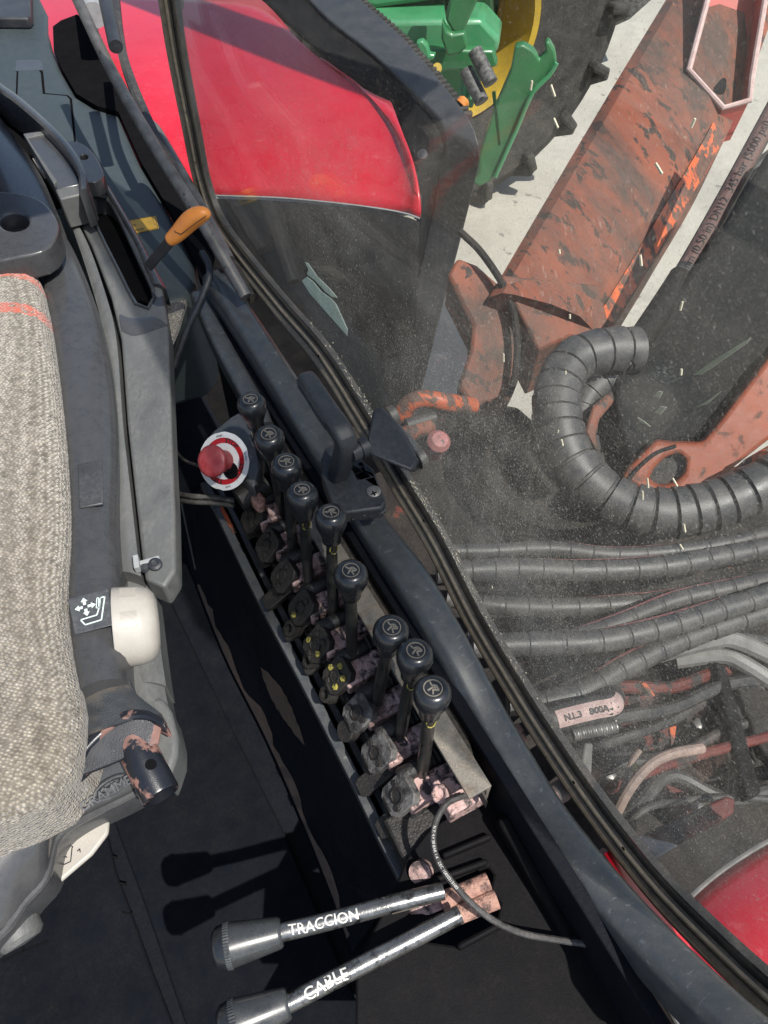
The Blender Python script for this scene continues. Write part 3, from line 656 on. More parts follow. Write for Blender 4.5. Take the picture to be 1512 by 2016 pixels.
for i, s_ in enumerate(SEC):
    o = U(*s_, 0.415) + V(rnd.uniform(-.002, .002), 0, rnd.uniform(-.003, .003))
    mb = MB(); pts, vec = octa(o - AX * 0.012, AX, ZUP, 0.0205, 0.024, 0.012, 0.36); mb.prism(pts, vec)
    fl = obj('flange', mb, 'grey_cast' if i >= 6 else 'grease_cast', vb, bevel=0.0015)
    sd_ = AX.cross(ZUP).normalized(); ud = sd_.cross(AX)
    yel = {5: 4, 4: 2, 3: 2, 2: 1, 1: 1, 6: 1, 7: 1}.get(i, 0)
    for k in range(5 if i in (4, 5) else 2):
        a = (k * 1.2566 if i in (4, 5) else k * 3.0) + 0.5 + i * 0.4; q = o + sd_ * math.cos(a) * 0.0138 + ud * math.sin(a) * 0.0155
        mb = MB(); mb.lathe(q - AX * 0.001, AX, [(0, 0.0046), (0.003, 0.0046), (0.0038, 0.0034)], 6); obj('bolt', mb, 'yellow_mark' if (k * 2 + i) % 5 < yel else 'grease_cast', fl)
    mb = MB(); mb.lathe(o - AX * 0.001, AX, [(0, 0.0105), (0.003, 0.0105), (0.0038, 0.0085), (0.0015, 0.0078)], 6 if i % 2 else 18); obj('plug', mb, 'grease_cast', fl)
    # casting behind the flange, painted pink where the light reaches it
    mb = MB(); c = o + QD * 0.034 - AX * 0.012 - ZUP * 0.006
    c = c + RD * 0.007; c = c + ZUP * 0.005; mb.box(c, QD * 0.036, RD * 0.0165, ZUP * 0.013); mb.box(c + QD * 0.030 + ZUP * 0.012, QD * 0.022, RD * 0.0115, ZUP * 0.013); mb.box(c + QD * 0.004 + ZUP * 0.013, QD * 0.009, RD * 0.010, ZUP * 0.007)
    for k in range(3): mb.box(c + QD * (-0.02 + 0.017 * k) + RD * 0.013 + ZUP * 0.002, QD * 0.004, RD * 0.003, ZUP * 0.012)
    obj('casting', mb, 'pink_cast', vb, bevel=0.003)
    mb = MB(); mb.box(o + QD * 0.03 - ZUP * 0.028 - RD * 0.001, QD * 0.045, RD * 0.0115, ZUP * 0.014); obj('section_body', mb, 'grease_cast', vb, bevel=0.003)
    # pivot barrel with rubber bellows
    e0 = o + QD * 0.010 - RD * 0.017 + ZUP * 0.004; e1 = e0 + QD * 0.09 + ZUP * 0.008; L_ = (e1 - e0).length
    mb = MB(); mb.lathe(e0, e1 - e0, [(0, 0.0085), (0.004, 0.0105), (L_ * 0.45, 0.0105), (L_ * 0.5, 0.009)] + [(L_ * (0.5 + 0.5 * j / 14), 0.0125 if j % 2 else 0.0095) for j in range(1, 15)], 16); obj('bellows', mb, 'grease_cast', vb)
for x, y, hexd in ((569, 1237, 1), (607, 1300, 1), (640, 1367, 1), (678, 1439, 0)):
    o = U(x, y, 0.385); mb = MB()
    if hexd: mb.lathe(o - AX * 0.016, AX, [(0, 0.0135), (0.008, 0.0135), (0.0085, 0.0115), (0.016, 0.0115), (0.0165, 0.0065), (0.010, 0.006)], 18)
    else: mb.lathe(o - AX * 0.02, AX, [(0, 0.0145), (0.019, 0.0145), (0.02, 0.0135)], 20)
    pc = obj('port_cap', mb, 'grease_cast', vb)
    mb = MB(); mb.lathe(o - AX * 0.035 + QD * 0.012, AX, [(0, 0.0165), (0.012, 0.0165)], 6); obj('hex_nut', mb, 'grease_cast', pc, bevel=0.0015)
for x, y in ((752, 1525), (792, 1606), (640, 1290), (600, 1225), (560, 1165)):
    o = U(x, y, 0.375); mb = MB(); pts, vec = octa(o, (ZUP * 0.8 - QD * 0.5).normalized(), QD, 0.013, 0.035, 0.01, 0.25); mb.prism(pts, vec); obj('end_plate', mb, 'grease_cast', vb, bevel=0.0015)
mb = MB(); o = U(905, 1560, 0.43); mb.box(o, QD * 0.026, RD * 0.022, ZUP * 0.016); mb.lathe(U(868, 1563, 0.445), V(-0.3, -0.3, 0.9), [(0, 0.011), (0.006, 0.011), (0.0062, 0.006), (0.001, 0.006)], 18); obj('end_block', mb, 'pink_cast', vb, bevel=0.003)
mb = MB(); o = U(845, 1625, 0.37); mb.box(o, QD * 0.05, RD * 0.028, ZUP * 0.02); obj('end_section', mb, 'grease_cast', vb, bevel=0.004)
mb = MB(); mb.lathe(U(470, 985, 0.44), V(0.7, 0.5, 0.1), [(0, 0.02), (0.022, 0.021), (0.023, 0.017), (0.05, 0.017)], 16); obj('elbow_fitting', mb, 'grease_cast', vb)
mb = MB(); mb.prism([U(x, y, 0.455) for x, y in ((487, 955), (503, 957), (522, 978), (520, 992), (507, 997), (495, 985), (489, 968))], V(0, 0, -0.02)); obj('painted_lug', mb, 'rust_pin', vb, bevel=0.004)

# ------------------------------------------------------------------ nine short control levers
LEV = [((497, 806), (530, 965), 'at the far end of the row, above the stop button'), ((532, 872), (556, 1012), 'second from the far end, right of the stop disc'),
       ((565, 928), (577, 1082), 'third from the far end, close behind its neighbour'), ((596, 985), (608, 1152), 'fourth from the far end, yellow ring mark under the knob'),
       ((652, 1030), (656, 1207), 'middle of the row, leaning towards the latch plate'), ((691, 1142), (693, 1292), 'sixth from the far end, standing alone in the row'),
       ((768, 1252), (742, 1384), 'third from the near end, touching the next knob'), ((815, 1300), (787, 1452), 'second from the near end, between two close knobs'),
       ((850, 1374), (831, 1524), 'nearest the camera, beside the end of the angle strip')]
def strokes(mb, o, ex, ey, n, segs, w, h):
    for (x0, y0), (x1, y1) in segs:
        mb.bar(o + ex * x0 + ey * y0, o + ex * x1 + ey * y1, w, h, up=n)
for i, (kp, bp_, where) in enumerate(LEV):
    base = U(*bp_, 0.415); kc = U(*kp, 0.588); ax = (kc - base).normalized()
    lv = thing('control_lever', base, 'short control lever ' + where, 'lever', 'valve control levers in the row')
    k0 = kc - ax * 0.028
    mb = MB(); mb.lathe(base - ax * 0.012, ax, [(0, 0.0078), ((k0 - base).length * 0.7, 0.0078), ((k0 - base).length + 0.02, 0.0068)], 14); obj('rod', mb, 'lever_rod', lv)
    mb = MB(); mb.lathe(k0, ax, [(-0.004, 0.0105), (-0.0028, 0.012), (0.006, 0.013), (0.017, 0.0164), (0.027, 0.0195), (0.035, 0.0204), (0.0415, 0.0196), (0.0462, 0.017), (0.0484, 0.0135), (0.0486, 0.0115), (0.047, 0.0106), (0.0468, 0.0)], 32)
    kb = obj('knob', mb, 'knob_black', lv, smooth=50)
    ex = ax.orthogonal().normalized(); ey = ax.cross(ex); rot = rnd.uniform(-0.7, 0.9) + math.atan2(ex.dot(V(0, 1, 0)), ex.x)
    e1 = (V(1, 0, 0) - ax * ax.x).normalized(); e2 = ax.cross(e1); rr = rnd.uniform(-0.9, 0.6)
    f1 = e1 * math.cos(rr) + e2 * math.sin(rr); f2 = ax.cross(f1); o = k0 + ax * 0.0468
    mb = MB()
    rg = [[o + (f1 * math.cos(t * 0.1963) + f2 * math.sin(t * 0.1963)) * r_ + ax * h_ for t in range(32)] for r_, h_ in ((0.0104, 0), (0.0104, 0.001), (0.0092, 0.001), (0.0092, 0))]
    mb.rings(rg, False, False)
    k = 0.001
    strokes(mb, o + ax * 0.0005, f1, f2, ax, [((-7 * k, 4 * k), (-3 * k, 1.5 * k)), ((-3 * k, 1.5 * k), (1 * k, 4.5 * k)), ((1 * k, 4.5 * k), (6.5 * k, 1.5 * k)), ((6.5 * k, 1.5 * k), (1 * k, -1.5 * k)), ((1 * k, -1.5 * k), (4.5 * k, -6 * k)), ((-2.5 * k, -6 * k), (-0.5 * k, 1 * k)), ((0, 2 * k), (2.6 * k, 1.2 * k))], 0.0017, 0.0012)
    obj('emblem', mb, 'knob_emblem', kb, smooth=0)
    if i in (3, 4, 7, 8):
        mb = MB(); cc = k0 - ax * 0.012; e_ = (CP - cc); e_ = (e_ - ax * e_.dot(ax)).normalized(); s2 = ax.cross(e_)
        pp = []
        for j in range(15):
            a = -2.5 + j * 5.0 / 14; th = 0.75 * math.sin(a) + 0.45
            pp.append(cc + ax * (0.008 * -math.cos(a) ) + (e_ * math.cos(th) + s2 * math.sin(th)) * 0.0082)
        mb.tube(pp, 0.0008, 5); obj('paint_mark', mb, 'yellow_mark', lv)

# ------------------------------------------------------------------ two long lettered levers
def long_lever(kend, ksm, pts, label, word, bold, ringless=False):
    path = catmull(pts, 24)
    lv = thing('long_lever', pts[-1], label, 'lever', 'long lettered levers')
    mb = MB(); mb.tube(path, 0.0094, 18); rod = obj('rod', mb, 'lever_bright', lv)
    d = (kend - ksm); l = d.length; d = d / l
    mb = MB(); mb.lathe(ksm, d, [(-0.002, 0.0135), (0, 0.0152), (0.002, 0.0158), (l * 0.8, 0.0223)], 32); kb = obj('knob', mb, 'knob_grey', lv)
    mb = MB(); rings = []
    n = 96
    x = d.orthogonal().normalized(); y = d.cross(x)
    for h_, r_ in ((l * 0.8, 0.0226), (l * 0.8 + 0.0015, 0.0233), (l * 0.8 + 0.0055, 0.0231), (l * 0.8 + 0.0065, 0.0223)):
        rings.append([ksm + d * h_ + (x * math.cos(2 * math.pi * j / n) + y * math.sin(2 * math.pi * j / n)) * (r_ - (0.0007 if j % 2 else 0)) for j in range(n)])
    mb.rings(rings); obj('knurled_ring', mb, 'knob_grey', kb, smooth=20)
    h0 = l * 0.8 + 0.0065
    mb = MB(); mb.lathe(ksm, d, [(h0, 0.0222), (h0 + 0.008, 0.0206), (h0 + 0.0125, 0.016), (h0 + 0.0128, 0.0125), (h0 + 0.0115, 0.012), (h0 + 0.0115, 0)], 32); cp = obj('cap', mb, 'knob_black', kb, smooth=50)
    o = ksm + d * (h0 + 0.0118); ex = x; ey = y; mb = MB(); k = 0.001
    strokes(mb, o, ex, ey, d, [((-6 * k, -3 * k), (-2 * k, 5 * k)), ((-2 * k, 5 * k), (3 * k, 1 * k)), ((3 * k, 1 * k), (7 * k, 4 * k)), ((-1 * k, 0), (4 * k, -7 * k)), ((-8 * k, 0), (-1 * k, -6 * k))], 0.002, 0.0012)
    obj('emblem', mb, 'knob_emblem', cp, smooth=0)
    return lv, rod, path
lz = 0.43
lv1, rod1, pa1 = long_lever(U(432, 1866, lz), U(551, 1836, lz), [U(545, 1838, lz), U(660, 1810, lz), U(770, 1780, lz + 0.002), U(872, 1754, lz)], 'long black lever with painted white word TRACCION, upper of the two', 'TRACCION', 0)
mb = MB(); text_tube(mb, 'TRACCION', 0.0148, pa1, 0.0094, CP - pa1[8], start=0.013, bold=0.0002, jitter=0.0008); obj('lettering', mb, 'print_white', rod1, smooth=0)
lv2, rod2, pa2 = long_lever(U(445, 2022, lz), U(565, 1976, lz), [U(555, 1982, lz), U(660, 1927, lz), U(790, 1860, lz), U(905, 1800, lz)], 'long black lever with painted white word CABLE at the bottom edge', 'CABLE', 0)
mb = MB(); text_tube(mb, 'CABLE', 0.0165, pa2, 0.0094, CP - pa2[8], start=0.024, bold=0.0002, jitter=0.0008); obj('lettering', mb, 'print_white', rod2, smooth=0)
mb = MB(); q = [U(768, 1781, lz), U(822, 1767, lz)]
mb.tube([q[0].lerp(q[1], t / 6) for t in range(7)], 0.0098, 18, caps=False); obj('tape_patch', mb, 'angle_steel', rod1)
for lv, a_, b_ in ((lv1, (868, 1776), (962, 1736)), (lv2, (898, 1802), (978, 1770))):
    A_, B_ = U(*a_, 0.405), U(*b_, 0.41)
    mb = MB(); mb.cyl(A_, B_, 0.0105, 0.0105, 14); obj('pivot_pin', mb, 'rust_pin', lv)
    mb = MB(); mb.bar(A_ + V(-0.05, -0.018, -0.02), A_ + V(0.006, 0.004, -0.006), 0.016, 0.014); mb.bar(A_ + V(-0.052, -0.008, -0.03), A_ + V(0.004, 0.012, -0.02), 0.02, 0.01); obj('yoke', mb, 'pink_cast', lv, bevel=0.002)

# ------------------------------------------------------------------ stop button on its disc
so = U(441, 908, 0.50); toc = (CP - so).normalized(); SA = (toc * 0.86 + V(-1, 0, 0) * 0.5).normalized()
sb = thing('stop_button', so, 'red mushroom stop button on a round white and red STOP disc', 'button')
sx = (V(1, 0, 0) - SA * SA.x).normalized(); sy = SA.cross(sx)
if sy.z < 0: sy = -sy; sx = -sx
def disc_ring(mb, r0, r1, h, wob=0.0, n=72, mi=0):
    a = [so + (sx * math.cos(2 * math.pi * j / n) + sy * math.sin(2 * math.pi * j / n)) * r0 + SA * h for j in range(n)]
    wv = [1 - wob * (max(0, math.sin(j * 0.7) * math.sin(j * 0.31 + 1)) ** 3 + 0.25 * rnd.random()) for j in range(n)] if wob else [1] * n
    b = [so + (sx * math.cos(2 * math.pi * j / n) + sy * math.sin(2 * math.pi * j / n)) * (r1 * wv[j]) + SA * h for j in range(n)]
    mb.add(a + b, [(j, (j + 1) % n, n + (j + 1) % n, n + j) for j in range(n)], mi)
RR = 0.0435
mb = MB(); mb.lathe(so - SA * 0.003, SA, [(0, RR * 0.97), (0.0028, RR * 0.97)], 48); obj('backing', mb, 'grease_cast', sb)
mb = MB(); disc_ring(mb, 0.0, RR, 0.0003, 0.03); disc = obj('label_disc', mb, 'stop_white', sb, smooth=0)
mb = MB(); disc_ring(mb, RR * 0.62, RR * 0.80, 0.0007); obj('red_ring', mb, 'stop_ring', disc, smooth=0)
mb = MB()
for k in range(4):
    v, f = text_mesh('STOP', 0.0098, 0.0003); w = max(a for a, b in v)
    out = []
    for x, y in v:
        a = math.radians(62 - 90 * k) - (x - w / 2) / (RR * 0.70); r_ = RR * 0.635 + y
        out.append(so + (sx * math.cos(a) + sy * math.sin(a)) * r_ + SA * 0.0010)
    mb.add(out, f)
for k in range(4):
    for wtxt, a0 in (('apagar', 17),):
        v, f = text_mesh(('apagar', 'arrêter', 'push', 'drücken')[k], 0.0045); w = max(a for a, b in v); out = []
        for x, y in v:
            a = math.radians(100 - 90 * k) - (x - w / 2) / (RR * 0.86); out.append(so + (sx * math.cos(a) + sy * math.sin(a)) * (RR * 0.855 + y) + SA * 0.0010)
        mb.add(out, f)
obj('lettering', mb, 'print_black', disc, smooth=0)
mb = MB(); mb.lathe(so, SA, [(0, 0.0165), (0.022, 0.0155), (0.024, 0.018), (0.026, 0.0225), (0.029, 0.0236), (0.032, 0.0236), (0.0345, 0.022), (0.0362, 0.016), (0.037, 0.0)], 40); bt = obj('mushroom', mb, 'stop_red', sb, smooth=50)
mb = MB(); mb.lathe(so + sx * 0.012 - sy * 0.014, SA, [(0.0008, 0.0125), (0.002, 0.012), (0.0022, 0.005), (0.0015, 0.004)], 18); mb.lathe(so + sx * 0.012 - sy * 0.014, SA, [(0.001, 0.0035), (0.007, 0.0032)], 12); obj('torn_hole', mb, 'dark_void', sb)
mb = MB(); L = [so + V(0.02, 0.03, 0.012) + sx * 0.0 , U(470, 830, 0.50), U(520, 812, 0.50)]
mb.prism([U(x, y, 0.485) for x, y in ((398, 872), (420, 846), (455, 818), (478, 806), (515, 815), (520, 900), (500, 960), (470, 930), (430, 900))], V(0, 0, -0.03)); obj('bracket', mb, 'black_paint', sb, bevel=0.006, segs=3)

# ------------------------------------------------------------------ wires
def cable(name, pts, r, m, label, n=40, cat='cable', group=None):
    p = catmull(pts, n); mb = MB(); mb.tube(p, r, 10); return tag(obj(name, mb, m), label, cat, group), p
w1, pw = cable('power_cable', [U(914, 1566, 0.452), U(880, 1582, 0.458), U(858, 1618, 0.46), U(853, 1660, 0.46), U(868, 1705, 0.46), U(910, 1760, 0.458), U(965, 1808, 0.445), U(1030, 1838, 0.43), U(1110, 1852, 0.425), U(1185, 1866, 0.43), U(1250, 1905, 0.432), U(1310, 1975, 0.43), U(1350, 2050, 0.42)], 0.0036, 'hose_black', 'thin black printed cable looping over the pivot of the long levers', 60)
mb = MB(); text_tube(mb, 'N.T. 4.4 30 BAR 1.4   ZEC 15850213100', 0.0042, pw, 0.0036, V(0, -0.3, 1), start=0.055, lift=0.0003); obj('lettering', mb, 'print_white', w1, smooth=0)
w2, _ = cable('thin_wire', [U(385, 1120, 0.05), U(330, 860, 0.3), U(345, 885, 0.35), U(362, 905, 0.42), U(392, 918, 0.47)], 0.0024, 'hose_black', 'thin black wire running into the back of the stop disc', 30)
for z, yy, lb in ((0.42, 985, 'upper black wire below the stop disc'), (0.41, 996, 'lower black wire below the stop disc')):
    cable('thin_wire', [U(330, yy - 16, z - 0.06), U(380, yy - 8, z), U(420, yy - 6, z), U(462, yy, z)], 0.0042, 'hose_black', lb, 20, group='wires below the stop disc')

# ------------------------------------------------------------------ driver's seat
CUSH = [(-420, 470), (-60, 492), (20, 512), (68, 540), (92, 610), (112, 740), (128, 900), (134, 1050), (126, 1180), (138, 1290), (158, 1390), (150, 1475), (108, 1555), (30, 1602), (-80, 1640), (-420, 1720)]
ZC = 0.575
cen = U(-330, 1100, ZC)
FAB_STRIPES = [(U(40, 536, 0.6).y - cen.y, 0.012), (U(40, 604, 0.6).y - cen.y, 0.012)]
fabric_mat()
st = thing('driver_seat', V(cen.x, cen.y, 0.0), 'grey woven fabric driver seat with black plastic side trim and white knob', 'seat')
out = catmull([U(x, y, ZC) for x, y in CUSH], 90, closed=True)
mb = MB(); rings = []
for ins_, dz in ((0.0, -0.09), (0.0, -0.03), (-0.004, -0.012), (-0.002, 0.004), (0.008, 0.018), (0.024, 0.028), (0.06, 0.035), (0.12, 0.038), (0.2, 0.038)):
    rg = []
    for p in out:
        dv = (cen - p); dv.z = 0; dv.normalize(); rg.append(p + dv * ins_ + V(0, 0, dz))
    rings.append(rg)
mb.rings(rings, True, True); cu = obj('cushion', mb, 'seat_fabric', st, origin=cen, smooth=60)
mb = MB(); seam = [p + (cen - p).normalized() * 0.03 + V(0, 0, 0.0295) for p in out]

def pxl(pts, z, n=24): return catmull([U(x, y, z if not callable(z) else z(y)) for x, y in pts], n)
# glossy side bolster trim
BL = [(40, 440), (66, 500), (84, 560), (104, 700), (122, 860), (132, 1000), (132, 1100), (128, 1200), (138, 1300), (150, 1372)]
BR = [(122, 452), (150, 503), (188, 598), (214, 700), (227, 800), (231, 900), (231, 1030), (237, 1127), (243, 1209), (249, 1342)]
L = pxl(BL, 0.56, 40); R = pxl(BR, 0.545, 40)
mb = MB(); mb.loft(L, R, 0.02, 16, drop=0.09, shape=lambda t: max(0.0, math.sin(math.pi * min(1, max(0, t)))) ** 0.55); obj('side_trim', mb, 'seat_plastic', st, smooth=60)
# dusty foot of the trim
mb = MB(); mb.loft(pxl([(140, 1290), (160, 1395), (152, 1460)], 0.545, 10), pxl([(245, 1255), (258, 1350), (318, 1405)], 0.535, 10), 0.010, 6, drop=0.05); obj('dirty_corner', mb, 'dirty_seat', st)
# strip and outer side panel with a dark groove between
mb = MB(); mb.loft(pxl([(116, 386), (150, 470), (188, 590), (214, 700), (227, 800), (231, 900), (233, 1030), (240, 1125)], 0.530, 40), pxl([(122, 384), (172, 478), (209, 583), (229, 667), (242, 832), (256, 960), (272, 1100), (278, 1135)], 0.532, 40), 0.003, 4, drop=0.05); obj('inner_strip', mb, 'seat_panel', st)
OL = [(130, 384), (180, 483), (218, 583), (238, 667), (250, 832), (264, 960), (279, 1097), (285, 1140)]
ORR = [(214, 371), (266, 462), (318, 560), (331, 640), (335, 765), (339, 880), (344, 997), (346, 1122)]
gp = [U(x, y, 0.532) for x, y in OL + [(324, 1156)] + ORR[::-1]]
slot = catmull([U(x, y, 0.532) for x, y in ((172, 402), (187, 388), (212, 394), (234, 428), (268, 500), (300, 568), (302, 592), (287, 609), (266, 596), (232, 530), (198, 462))], 28, closed=True)
mb = MB(); mb.prism(gp, V(0, 0, -0.045), [slot]); obj('side_panel', mb, 'seat_panel', st, bevel=0.005, segs=3)
mb = MB(); mb.prism([p - V(0, 0, 0.035) for p in slot], V(0, 0, -0.004)); obj('slot_floor', mb, 'dark_void', st, smooth=0)
mb = MB(); mb.tube(slot + slot[:1], 0.0035, 8, caps=False); obj('slot_rim', mb, 'seat_plastic', st)
mb = MB(); mb.loft(pxl([(205, 372), (262, 470), (300, 560)], 0.536, 14), pxl([(216, 368), (270, 460), (328, 570)], 0.533, 14), 0.006, 6, drop=0.05); obj('slot_edge', mb, 'seat_plastic', st)
mb = MB(); mb.loft(pxl([(235, 618), (260, 626), (300, 622)], 0.536, 10), pxl([(240, 652), (268, 660), (330, 640)], 0.533, 10), 0.003, 4, drop=0.02); obj('panel_joint', mb, 'seat_plastic', st)
# square blank in the trim
a, b, c, d = (U(*p, 0.572) for p in ((154, 918), (203, 907), (205, 995), (157, 1004)))
mb = MB(); mb.prism([a, b, c, d], V(0, 0, 0.004)); obj('blank_button', mb, 'flare_black', st, bevel=0.0025)
# symbol sticker
zq = 0.5775; q = [U(*p, zq) for p in ((134, 1180), (213, 1160), (225, 1230), (148, 1250))]
mb = MB(); mb.prism(q, V(0, 0, 0.0008)); sk = obj('symbol_sticker', mb, 'sticker_dark', st, bevel=0.001)
ex = (q[1] - q[0]); ey = (q[0] - q[3]); so_ = q[3] + V(0, 0, 0.0012)
def SQ(u, v): return so_ + ex * u + ey * v
mb = MB(); wl_ = 0.0016
def line(u0, v0, u1, v1, w=wl_): mb.bar(SQ(u0, v0), SQ(u1, v1), w, 0.0004)
seatpts = [(0.20, 0.34), (0.60, 0.36), (0.68, 0.52), (0.74, 0.80), (0.88, 0.80), (0.68, 0.20), (0.28, 0.18), (0.20, 0.34)]
for (u0, v0), (u1, v1) in zip(seatpts, seatpts[1:]): line(u0, v0, u1, v1)
for (u0, v0), (u1, v1) in zip([(0.62, 0.55), (0.69, 0.82), (0.77, 0.80), (0.70, 0.54), (0.62, 0.55)], [(0.69, 0.82), (0.77, 0.80), (0.70, 0.54), (0.62, 0.55)]): line(u0, v0, u1, v1, 0.0011)
for du, dv in ((1, 0), (-1, 0), (0, 1), (0, -1)):
    c0 = (0.37, 0.66); k = 0.75 if dv else 1.0
    line(c0[0] + du * 0.06, c0[1] + dv * 0.06, c0[0] + du * 0.15 * k, c0[1] + dv * 0.15, 0.0034)
    tip = (c0[0] + du * 0.26, c0[1] + dv * 0.26); b0 = (c0[0] + du * 0.15, c0[1] + dv * 0.15); s1 = 0.085
    mb.poly([SQ(*tip), SQ(b0[0] - dv * s1, b0[1] + du * s1), SQ(b0[0] + dv * s1, b0[1] - du * s1)])
obj('seat_symbol', mb, 'print_mint', sk, smooth=0)
# metal clip with its screw
mb = MB(); mb.bar(U(272, 1110, 0.537), U(314, 1098, 0.537), 0.006, 0.004); mb.bar(U(268, 1097, 0.54), U(271, 1122, 0.54), 0.007, 0.012); cl = obj('clip', mb, 'pale_plate', st, bevel=0.001)
mb = MB(); mb.lathe(U(306, 1112, 0.534), V(0.1, -0.2, 1), [(0, 0.009), (0.004, 0.0085), (0.006, 0.005), (0.0045, 0.003)], 16); obj('screw', mb, 'black_plastic', cl)
mb = MB(); mb.lathe(U(286, 1120, 0.533), ZUP, [(0, 0.006), (0.005, 0.005)], 12); obj('screw', mb, 'black_plastic', cl)
# white adjusting knob, its axis pointing out sideways
kc_ = U(262, 1222, 0.545); ka = V(0.95, 0.24, -0.16).normalized(); kc_ = kc_ - ZUP * 0.012 - ka * 0.012
mb = MB(); mb.lathe(kc_ - ka * 0.012, ka, [(0, 0.046), (0.0008, 0.0485), (0.0025, 0.049), (0.030, 0.047), (0.040, 0.044), (0.047, 0.038), (0.051, 0.028), (0.052, 0)], 56); kn = obj('adjusting_knob', mb, 'ivory', st, smooth=45)
kx = (ZUP - ka * ka.z).normalized(); ky = ka.cross(kx)
for a0 in (-0.62, 0.22):
    mb = MB()
    for j in range(15):
        a = a0 + j * 0.03 - 0.03; e_ = kx * math.cos(a) + ky * math.sin(a); mb.bar(kc_ + e_ * 0.0488 - ka * 0.002, kc_ + e_ * 0.0476 + ka * 0.0165, 0.0009, 0.0012, up=e_)
    obj('grip_ribs', mb, 'ivory', kn, smooth=0)['kind'] = 'stuff'
# lower base cover, front shell, bracket and tube
mb = MB(); mb.loft(pxl([(240, 1330), (255, 1400), (282, 1500)], 0.50, 12), pxl([(318, 1300), (326, 1365), (350, 1470)], 0.495, 12), 0.01, 6, drop=0.05); obj('base_cover', mb, 'seat_panel', st)
mb = MB(); mb.loft(pxl([(240, 1150), (258, 1300), (275, 1345)], 0.505, 12), pxl([(300, 1140), (318, 1290), (327, 1350)], 0.50, 12), 0.006, 6, drop=0.05); obj('base_cover', mb, 'seat_panel', st)
SH_T = [(-120, 1660), (0, 1618), (90, 1572), (150, 1500), (200, 1455), (260, 1425), (300, 1410), (345, 1432)]
SH_B = [(-120, 1930), (0, 1842), (52, 1775), (92, 1728), (112, 1655), (160, 1615), (255, 1568), (338, 1520)]
Lz = catmull([U(x, y, 0.50) for x, y in SH_T], 40); Rz = catmull([U(x, y, 0.44) for x, y in SH_B], 40)
mb = MB(); mb.loft(Lz, Rz, 0.012, 10, drop=0.05); obj('front_shell', mb, 'seat_plastic', st, smooth=60)
mb = MB(); mb.tube([p + V(0, 0, 0.001) for p in Rz], 0.005, 8); obj('shell_edge', mb, 'seat_plastic', st)
mb = MB(); mb.prism([U(x, y, 0.505) for x, y in ((284, 1385), (300, 1369), (322, 1374), (338, 1400), (350, 1450), (349, 1485), (330, 1540), (300, 1500))], V(0, 0, -0.06)); obj('corner_cover', mb, 'seat_panel', st, bevel=0.008, segs=3)
# slot in the shell, its shade drawn as a dark tube
mb = MB(); mb.tube(catmull([U(x, y, 0.518) for x, y in ((120, 1520), (124, 1545), (215, 1480), (208, 1466))], 20), 0.004, 8); obj('slot_rim', mb, 'dark_void', st)
# bracket
br = catmull([U(x, y, 0.545) for x, y in ((140, 1500), (165, 1465), (205, 1425), (245, 1402), (285, 1398), (322, 1415))], 24)
mb = MB(); R_ = []
for i, p in enumerate(br):
    f = i / 23; h = 0.010 + 0.022 * math.sin(math.pi * min(1, f * 1.15)) ; R_.append([p + V(0, 0, 0.004), p + V(0.004, -0.010, 0.004), p + V(0.012, -0.02, -h), p + V(0.008, -0.01, -h)])
mb.rings(R_); bk = obj('bracket', mb, 'seat_tube', st, bevel=0.002)
mb = MB(); mb.prism([br[i] + V(0.004, -0.008, 0) for i in range(0, 24, 2)] + [br[23] + V(-0.004, -0.024, -0.01), br[12] + V(0.0, -0.05, -0.012), br[2] + V(0.008, -0.02, -0.01)], V(0, 0, -0.004)); obj('bracket_plate', mb, 'seat_tube', st, bevel=0.001)
ta = U(248, 1432, 0.525); tb = U(318, 1568, 0.515); td = (tb - ta)
mb = MB(); mb.lathe(ta, td, [(0, 0.0205), (td.length - 0.002, 0.0205), (td.length, 0.0195), (td.length, 0.016), (td.length * 0.4, 0.016)], 28); tbb = obj('tube', mb, 'seat_tube', st)
tx = td.normalized(); tn = (CP - ta); tn = (tn - tx * tn.dot(tx)).normalized(); ts = tx.cross(tn)
hc = ta + tx * td.length * 0.66 + (tn * 0.95 - ts * 0.25).normalized() * 0.0205
if (hc - ta).dot(V(1, 0, 0)) > 0 and ts.x > 0: hc = ta + tx * td.length * 0.66 + (tn * 0.93 - ts * 0.36).normalized() * 0.0205
mb = MB(); hn = (hc - (ta + tx * td.length * 0.66)).normalized(); mb.lathe(hc - hn * 0.001, hn, [(0, 0.0062), (0.0014, 0.006)], 16); obj('cross_hole', mb, 'dark_void', tbb)
# ivory flap with an arrow mark, round end cap
fz = 0.40
fp = [U(x, y, fz) for x, y in ((110, 1655), (160, 1622), (200, 1600), (214, 1612), (212, 1640), (180, 1682), (110, 1742), (92, 1746), (100, 1700))]
mb = MB(); mb.prism(fp, V(0, 0, -0.008)); fo = obj('release_flap', mb, 'ivory', st, bevel=0.003)
mb = MB()
for a, b in (((142, 1668), (139, 1696)), ((139, 1696), (122, 1704)), ((139, 1664), (144, 1668)), ((130, 1678), (125, 1684)), ((125, 1684), (132, 1688)), ((152, 1676), (157, 1671)), ((157, 1671), (158, 1678))): mb.bar(U(*a, fz + 0.0004), U(*b, fz + 0.0004), 0.0011, 0.0006)
obj('arrow_mark', mb, 'print_black', fo, smooth=0)
mb = MB(); ca = U(20, 1800, 0.40); mb.lathe(ca, V(0.35, -0.5, -0.2), [(0, 0.026), (0.028, 0.025), (0.034, 0.02), (0.036, 0)], 24); obj('end_cap', mb, 'seat_panel', st)
